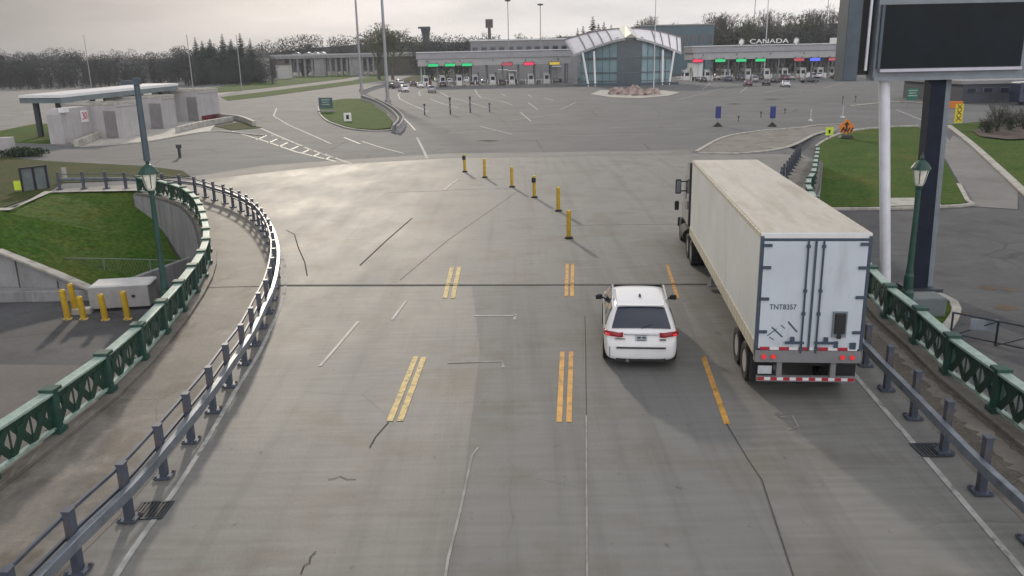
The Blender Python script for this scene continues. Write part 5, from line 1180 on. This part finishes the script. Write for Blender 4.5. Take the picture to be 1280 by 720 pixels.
# ------------------------------------------------------------------ trees
def np_tube(V, Fq, a, b, r0, r1, n=4):
    t = (b - a); L = np.linalg.norm(t)
    if L < 1e-6: return
    t = t / L; u = np.array((1., 0, 0)) if abs(t[0]) < .8 else np.array((0, 1., 0)); p = np.cross(t, u); p /= np.linalg.norm(p); q = np.cross(t, p); o = len(V)
    for c, r in ((a, r0), (b, r1)):
        for i in range(n): an = 2 * math.pi * i / n; V.append(c + r * (p * math.cos(an) + q * math.sin(an)))
    for i in range(n): Fq.append((o + i, o + (i + 1) % n, o + n + (i + 1) % n, o + n + i))
def bare_tree(seed, h=14., spread=.5, twig=1.0, leaf=0.0):
    rg = np.random.default_rng(seed); TV, TF, CV, CF = [], [], [], []
    a = np.zeros(3); d = np.array((0, 0, 1.)); tips = []
    trunk_h = h * rg.uniform(.25, .38); np_tube(TV, TF, a, np.array((0, 0, trunk_h)), h * .022, h * .016, 7)
    def grow(p, d, L, r, lev):
        k = 2; q = p
        for s in range(k):
            dd = d + rg.normal(0, .13, 3); dd /= np.linalg.norm(dd); q2 = q + dd * L / k; np_tube(CV, CF, q, q2, r * (1 - .25 * s / k), r * (1 - .25 * (s + 1) / k), 3 if lev > 1 else 5); q = q2; d = dd
            if lev < 4 and s == 0 and rg.random() < .6: br(q, d, L * .62, r * .5, lev + 1)
        if lev < 4:
            for _ in range(3 if lev < 3 else 2): br(q, d, L * rg.uniform(.6, .8), r * .62, lev + 1)
        else: tips.append((q, d))
    def br(p, d, L, r, lev):
        ax = rg.normal(0, 1, 3); ax /= np.linalg.norm(ax); dd = d + spread * ax + np.array((0, 0, .16)); dd /= np.linalg.norm(dd); grow(p, dd, L, r, lev)
    for _ in range(5): br(np.array((0, 0, trunk_h * rg.uniform(.75, 1))), np.array((0, 0, 1.)), h * .27, h * .011, 1)
    grow(np.array((0, 0, trunk_h)), np.array((0, 0, 1.)), h * .25, h * .013, 1)
    for q, d in tips:
        for _ in range(int(7 * twig)):
            dd = d + rg.normal(0, .65, 3); dd /= np.linalg.norm(dd); L = h * rg.uniform(.035, .075); w = np.cross(dd, rg.normal(0, 1, 3)); w /= np.linalg.norm(w); w *= h * .0022; o = len(CV)
            CV += [q - w, q + w, q + dd * L]; CF.append((o, o + 1, o + 2))
            if leaf and rg.random() < leaf:
                c = q + dd * L * rg.uniform(.4, 1); x = rg.normal(0, 1, 3); x /= np.linalg.norm(x); y = np.cross(x, dd); y /= (np.linalg.norm(y) + 1e-6); s = h * .011; o = len(CV); CV += [c - x * s, c + y * s, c + x * s, c - y * s]; CF.append((o, o + 1, o + 2, o + 3))
    return TV, TF, CV, CF
def conifer(seed, h=14., w=.3):
    rg = np.random.default_rng(seed); TV, TF, CV, CF = [], [], [], []
    np_tube(TV, TF, np.zeros(3), np.array((0, 0, h * .97)), h * .02, h * .003, 6)
    z = h * .08
    while z < h * .98:
        f = 1 - z / h; R_ = h * w * (f ** .8) * rg.uniform(.75, 1.15) + .1; n = 13
        for k in range(n):
            a = rg.uniform(0, 6.28); L = R_ * rg.uniform(.7, 1.15); e = np.array((math.cos(a) * L, math.sin(a) * L, z - L * .3 + rg.normal(0, .1))); b = np.array((0, 0, z)); t = (e - b) / np.linalg.norm(e - b); s = np.cross(t, (0, 0, 1.)); s /= np.linalg.norm(s)
            for j in range(6):
                c = b + (e - b) * (.25 + .15 * j); ww = L * .34 * (1.1 - .12 * j); dr = np.array((0, 0, -ww * rg.uniform(.3, .9))); o = len(CV)
                CV += [c, c + s * ww + dr, c + t * ww * .9, c - s * ww + dr]; CF += [(o, o + 1, o + 2), (o, o + 2, o + 3)]
        z += h * .028
    return TV, TF, CV, CF
def mesh_np(name, V, Fc, m):
    me = bpy.data.meshes.new(name); me.from_pydata([tuple(v) for v in V], [], Fc); me.materials.append(M[m]); me.update(); return me
PROTO = {}
for nm, fn, cm in (('bare0', lambda: bare_tree(1), 'twig'), ('bare1', lambda: bare_tree(2, spread=.65), 'twig'), ('bare2', lambda: bare_tree(5, spread=.42), 'twig'), ('bud0', lambda: bare_tree(8, spread=.6, leaf=.55), 'bud'), ('bud1', lambda: bare_tree(9, spread=.55, leaf=.5), 'bud'), ('con0', lambda: conifer(11), 'needle'), ('con1', lambda: conifer(12, w=.24), 'needle'), ('con2', lambda: conifer(14, w=.36), 'needle')):
    d = fn(); PROTO[nm] = (mesh_np('trunk', d[0], d[1], 'bark'), mesh_np('crown', d[2], d[3], cm), d)
def tree(kind, px, pyt, D, label, group, wide=1.0):
    p = ZD(px, pyt, D); s = p.z / (14.0 if kind.startswith('con') else 14.6); t = thing('conifer' if kind.startswith('con') else 'bare_tree', (p.x, D, 0), label, 'tree', group, random.uniform(0, 6.28)); t.scale = (s * wide, s * wide, s)
    for nm, me in (('trunk', PROTO[kind][0]), ('crown', PROTO[kind][1])):
        o = bpy.data.objects.new(nm, me); col.objects.link(o); o.parent = t
    return t
CON = [(243, 45, 330, 'con1', 'tall narrow conifer at the left of the conifer clump'), (252, 50, 325, 'con0', 'lower conifer between the first two tall ones of the clump'), (262, 47, 330, 'con2', 'broad conifer in the conifer clump right of the left woods'), (277, 41, 335, 'con0', 'tallest conifer near the middle of the left conifer clump'), (288, 48, 330, 'con2', 'broad lower conifer near the right of the left clump'), (299, 40, 338, 'con1', 'tall pointed conifer at the right of the left clump'), (312, 47, 335, 'con0', 'last conifer of the left clump beside the white house'),
       (722, 34, 330, 'con0', 'first dark conifer behind the left wing of the hall'), (729, 31, 335, 'con1', 'second dark conifer behind the left wing of the hall'), (741, 19, 335, 'con0', 'tallest dark conifer behind the left wing of the hall'), (748, 28, 330, 'con2', 'broad conifer right of the tallest behind the hall'), (755, 26, 332, 'con1', 'slim conifer behind the crest of the hall roof'), (764, 30, 332, 'con0', 'dark conifer left of the hall ridge cap'), (797, 24, 335, 'con0', 'dark conifer right of the hall ridge cap'), (804, 28, 335, 'con1', 'slim conifer right of the hall ridge cap'), (1008, 20, 340, 'con1', 'dark conifer among bare trees above the right canopy')]
for i, (px, py, D, k, lab) in enumerate(CON): tree(k, px, py, D + (i * 7) % 11, lab, 'dark conifers on the skyline', .72 + .3 * ((i * 5) % 7) / 7)
BARE = [(487, 31, 340, 'bud0', 'rounded budding tree behind the nearer light pole'), (470, 33, 345, 'bud1', 'budding tree between the two tall light poles'), (880, 22, 345, 'bare1', 'bare tree above the blue grey office block'), (893, 17, 350, 'bare0', 'tall bare tree right of the office block'), (912, 16, 345, 'bare2', 'bare tree left of the thin dark pole above the right canopy'), (926, 22, 340, 'bud1', 'budding tree above the green lane signs'), (948, 12, 345, 'bare1', 'bare tree between the pole and flagpole behind the CANADA letters'), (969, 8, 345, 'bare0', 'tall bare tree right of the flagpole behind the CANADA letters'), (990, 10, 350, 'bud0', 'tall budding tree above the right end of the CANADA letters'), (1020, 12, 345, 'bare2', 'bare tree above the blue lane sign'), (1042, 3, 340, 'bare1', 'large bare tree beside the big sign cabinet'), (1062, 6, 345, 'bare0', 'bare tree partly behind the big sign cabinet'), (812, 22, 345, 'bare2', 'bare tree above the right wing of the hall'), (845, 26, 350, 'bare1', 'thin bare tree above the office block'), (700, 40, 345, 'bud0', 'budding tree left of the hall roof'), (656, 44, 345, 'bud1', 'budding tree between two thin light poles')]
for px, py, D, k, lab in BARE: tree(k, px, py, D, lab, 'bare and budding trees on the skyline', 1.5 if px < 500 else random.uniform(.8, 1.2))
# far woods: reads as one mass
rg = random.Random(21); WV, WF = [], []
low = {}
def low_tree(seed, h=14.):
    g = np.random.default_rng(seed); V, Fc = [], []; np_tube(V, Fc, np.zeros(3), np.array((0, 0, h * .55)), h * .02, h * .01, 4)
    for k in range(9):
        z = h * g.uniform(.15, .6); a = g.uniform(0, 6.28); e = np.array((math.cos(a) * h * .2, math.sin(a) * h * .2, z + h * g.uniform(.15, .38))); np_tube(V, Fc, np.array((0, 0, z)), e, h * .007, h * .003, 3)
    for k in range(900):
        d = g.normal(0, 1, 3); d /= np.linalg.norm(d); rr = g.random() ** .45; c = np.array((d[0] * h * .27 * rr, d[1] * h * .27 * rr, h * .5 + d[2] * h * .5 * rr)); dd = g.normal(0, 1, 3) + np.array((0, 0, .8)); dd /= np.linalg.norm(dd); w = np.cross(dd, g.normal(0, 1, 3)); w /= np.linalg.norm(w); L = h * g.uniform(.03, .07); w = w * h * .011; o = len(V); V += [c - w, c + w, c + dd * L]; Fc.append((o, o + 1, o + 2))
    return np.array(V), Fc
LOWS = [low_tree(s) for s in (31, 32, 33, 34)]
def skyline(px):
    pts = [(-80, 57), (0, 60), (60, 59), (120, 63), (200, 60), (240, 54), (330, 50), (350, 42), (390, 39), (440, 42), (480, 37), (520, 43), (560, 42), (600, 40), (660, 46), (740, 40), (840, 42), (880, 34), (930, 30), (1000, 26), (1060, 22), (1200, 20), (1400, 20)]
    for a, b in zip(pts, pts[1:]):
        if a[0] <= px <= b[0]: return a[1] + (b[1] - a[1]) * (px - a[0]) / (b[0] - a[0])
    return 40
for row, (D, n, dy) in enumerate(((314, 170, 30), (322, 110, 14), (345, 110, 6), (380, 110, 1), (430, 110, 0))):
    for i in range(n):
        px = -80 + 1440 * (i + rg.random()) / n
        if row in (0, 1) and (345 < px < 1150): continue
        if row in (2, 3) and 325 < px < 520: continue
        if row == 4 and 325 < px < 520: D = 475
        p = ZD(px, skyline(px) + dy + rg.uniform(-2, 7), D + rg.uniform(-9, 9)); V, Fc = LOWS[rg.randrange(4)]; s = max(.35, p.z / 14); o = len(WV); a = rg.uniform(0, 6.28); cs, sn = math.cos(a), math.sin(a); wd = s * rg.uniform(.9, 1.35)
        WV += [((x * cs - y * sn) * wd + p.x, (x * sn + y * cs) * wd + p.y, z * s) for x, y, z in V]; WF += [tuple(k + o for k in f) for f in Fc]
me = bpy.data.meshes.new('far_woods'); me.from_pydata(WV, [], WF); me.materials.append(M['wood']); me.update(); o = bpy.data.objects.new('far_woods', me); col.objects.link(o); tag(o, kind='stuff')
# low far rise behind the woods
mb = MB(); pts = [(-1500, 0), (-700, 8), (-520, 12), (-420, 9), (-320, 11), (-240, 9), (-150, 17), (-90, 20), (0, 18), (60, 22), (150, 21), (250, 27), (400, 26), (1500, 28)]
vs = []
for x, z in pts: vs += [(x, 620, 0), (x, 660, z), (x, 900, z * 1.2)]
mb.add(vs, [(3 * i + k, 3 * i + 3 + k, 3 * i + 4 + k, 3 * i + 1 + k) for i in range(len(pts) - 1) for k in (0, 1)]); struct('hills', mb, 'wood')
# shrub bed at right
t = patch('planting_bed', [(1215, 165), (1240, 158), (1320, 152), (1340, 172), (1260, 176), (1225, 172)], 'mulch', .14, GR)
for k, (px, py, rx_, h, lab) in enumerate([(1246, 166, 1.5, 3.2, 'tall twiggy grey shrub in the planting bed'), (1262, 164, 1.3, 2.2, 'lower twiggy shrub right of the tall one'), (1233, 167, 1.1, 1.6, 'small twiggy shrub left of the tall one'), (1279, 162, 1.4, 2.4, 'twiggy shrub at the right edge of the planting bed')]):
    p = GR(px, py); t = thing('shrub', p, lab, 'shrub', 'bare shrubs in the planting bed'); mb = MB(); g = np.random.default_rng(50 + k); V, Fc = [], []
    for _ in range(46):
        a = g.uniform(0, 6.28); e = np.array((math.cos(a) * rx_ * g.random(), math.sin(a) * rx_ * g.random(), h * g.uniform(.5, 1))); m_ = e * np.array((.35, .35, .5)); np_tube(V, Fc, np.zeros(3), m_, .03, .02, 3); np_tube(V, Fc, m_, e, .02, .006, 3)
        for _ in range(16):
            c = m_ + (e - m_) * g.random(); d = g.normal(0, 1, 3) + np.array((0, 0, .6)); d /= np.linalg.norm(d); np_tube(V, Fc, c, c + d * g.uniform(.2, .5), .012, .005, 3)
    mb.add(V, Fc); mb.build('twigs', 'twig', t); mb = MB(); leafy((0, 0, h * .4), (rx_ * .8, rx_ * .8, h * .35), 260, rng, mb, .09); mb.build('leaves', 'bush', t)

# ------------------------------------------------------------------ haze
mb = MB(); mb.box((0, 330, 18), (1500, 740, 46)); hz = mb.build('haze', 'asphalt'); hm = bpy.data.materials.new('haze'); hm.use_nodes = True; hn = hm.node_tree; hn.nodes.remove(hn.nodes['Principled BSDF'])
pv = hn.nodes.new('ShaderNodeVolumePrincipled'); pv.inputs['Color'].default_value = (.86, .9, .95, 1); pv.inputs['Density'].default_value = .00022; pv.inputs['Anisotropy'].default_value = .2
hn.links.new(pv.outputs[0], hn.nodes['Material Output'].inputs['Volume']); hz.data.materials.clear(); hz.data.materials.append(hm); tag(hz, kind='stuff')
# ------------------------------------------------------------------ camera, light, world
cam = bpy.data.cameras.new('camera'); co = bpy.data.objects.new('camera', cam); col.objects.link(co); sc.camera = co
cam.sensor_width = 36; cam.lens = FOC / 1280 * 36; cam.clip_end = 12000; cam.clip_start = .1
X = Vector((1, 0, 0)); U = Vector((0, math.sin(PITCH), math.cos(PITCH))); Fw = Vector((0, math.cos(PITCH), -math.sin(PITCH)))
cr = math.cos(ROLL) * X - math.sin(ROLL) * U; cu = math.sin(ROLL) * X + math.cos(ROLL) * U
mt = Matrix((cr, cu, -Fw)).transposed().to_4x4(); mt.translation = Vector((0, 0, CAMH)); co.matrix_world = mt

AZ, EL = R(-13), R(18)     # azimuth from +Y, negative to the left
sd = Vector((math.sin(AZ) * math.cos(EL), math.cos(AZ) * math.cos(EL), math.sin(EL)))
sun = bpy.data.lights.new('sun', 'SUN'); sun.energy = 1.7; sun.angle = R(2.6); sun.color = (1, .88, .72)
so = bpy.data.objects.new('sun', sun); col.objects.link(so); so.rotation_euler = (-sd).to_track_quat('-Z', 'Y').to_euler()
w = bpy.data.worlds.new('World'); sc.world = w; w.use_nodes = True; nt = w.node_tree; bg = nt.nodes['Background']; bg.inputs['Strength'].default_value = .1
sky = nt.nodes.new('ShaderNodeTexSky'); sky.sky_type = 'NISHITA'; sky.sun_disc = False; sky.sun_elevation = EL; sky.sun_rotation = AZ; sky.air_density = 1.2; sky.dust_density = 3
tc = nt.nodes.new('ShaderNodeTexCoord'); mp = nt.nodes.new('ShaderNodeMapping'); mp.inputs['Scale'].default_value = (1.6, 1.6, 9)
nz = nt.nodes.new('ShaderNodeTexNoise'); nz.inputs['Scale'].default_value = 1.5; nz.inputs['Detail'].default_value = 7; nz.inputs['Roughness'].default_value = .55
nt.links.new(tc.outputs['Generated'], mp.inputs['Vector']); nt.links.new(mp.outputs[0], nz.inputs['Vector'])
rp = nt.nodes.new('ShaderNodeValToRGB'); rp.color_ramp.elements[0].position = .36; rp.color_ramp.elements[1].position = .66
rp.color_ramp.elements[0].color = (7.0, 6.85, 6.9, 1); rp.color_ramp.elements[1].color = (10.3, 9.8, 9.6, 1)
nt.links.new(nz.outputs['Fac'], rp.inputs['Fac'])
sx = nt.nodes.new('ShaderNodeSeparateXYZ'); nt.links.new(tc.outputs['Generated'], sx.inputs[0])
zg = nt.nodes.new('ShaderNodeMapRange'); zg.inputs['From Min'].default_value = .05; zg.inputs['From Max'].default_value = .8; zg.inputs['To Min'].default_value = 1.0; zg.inputs['To Max'].default_value = .82
nt.links.new(sx.outputs['Z'], zg.inputs['Value'])
bk = nt.nodes.new('ShaderNodeMapRange'); bk.interpolation_type = 'SMOOTHSTEP'; bk.inputs['From Min'].default_value = -.6; bk.inputs['From Max'].default_value = -.05; bk.inputs['To Min'].default_value = .37; bk.inputs['To Max'].default_value = 1.0
nt.links.new(sx.outputs['X'], bk.inputs['Value'])
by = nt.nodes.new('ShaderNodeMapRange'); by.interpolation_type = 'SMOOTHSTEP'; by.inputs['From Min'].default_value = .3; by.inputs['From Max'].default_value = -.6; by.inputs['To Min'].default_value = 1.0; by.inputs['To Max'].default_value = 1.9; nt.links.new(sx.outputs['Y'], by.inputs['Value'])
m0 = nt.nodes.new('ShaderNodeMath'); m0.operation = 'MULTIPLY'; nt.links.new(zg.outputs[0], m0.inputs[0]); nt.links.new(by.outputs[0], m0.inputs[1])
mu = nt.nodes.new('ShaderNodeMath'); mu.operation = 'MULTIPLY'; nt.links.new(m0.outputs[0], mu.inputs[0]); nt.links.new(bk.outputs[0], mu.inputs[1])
tn = nt.nodes.new('ShaderNodeMix'); tn.data_type = 'RGBA'; tn.blend_type = 'MULTIPLY'; tn.inputs['B'].default_value = (.96, 1.0, 1.05, 1)
zf_ = nt.nodes.new('ShaderNodeMapRange'); zf_.inputs['From Min'].default_value = .1; zf_.inputs['From Max'].default_value = .5; nt.links.new(sx.outputs['Z'], zf_.inputs['Value']); nt.links.new(zf_.outputs[0], tn.inputs['Factor']); nt.links.new(rp.outputs[0], tn.inputs['A'])
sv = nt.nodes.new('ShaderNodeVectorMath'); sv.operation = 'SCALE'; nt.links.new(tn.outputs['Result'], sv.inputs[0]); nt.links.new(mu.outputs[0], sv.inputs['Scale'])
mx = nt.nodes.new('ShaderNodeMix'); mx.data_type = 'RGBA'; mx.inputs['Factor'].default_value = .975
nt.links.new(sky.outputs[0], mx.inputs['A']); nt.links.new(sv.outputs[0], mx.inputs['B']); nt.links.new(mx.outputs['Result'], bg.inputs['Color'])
vs_ = sc.view_settings; vs_.view_transform = 'Standard'; vs_.look = 'None'; vs_.exposure = .06; vs_.gamma = 1; vs_.use_curve_mapping = False
try: sc.cycles.use_denoising = True
except Exception: pass
sc.cycles.max_bounces = 6; sc.cycles.diffuse_bounces = 3; sc.cycles.glossy_bounces = 3; sc.cycles.sample_clamp_indirect = 4
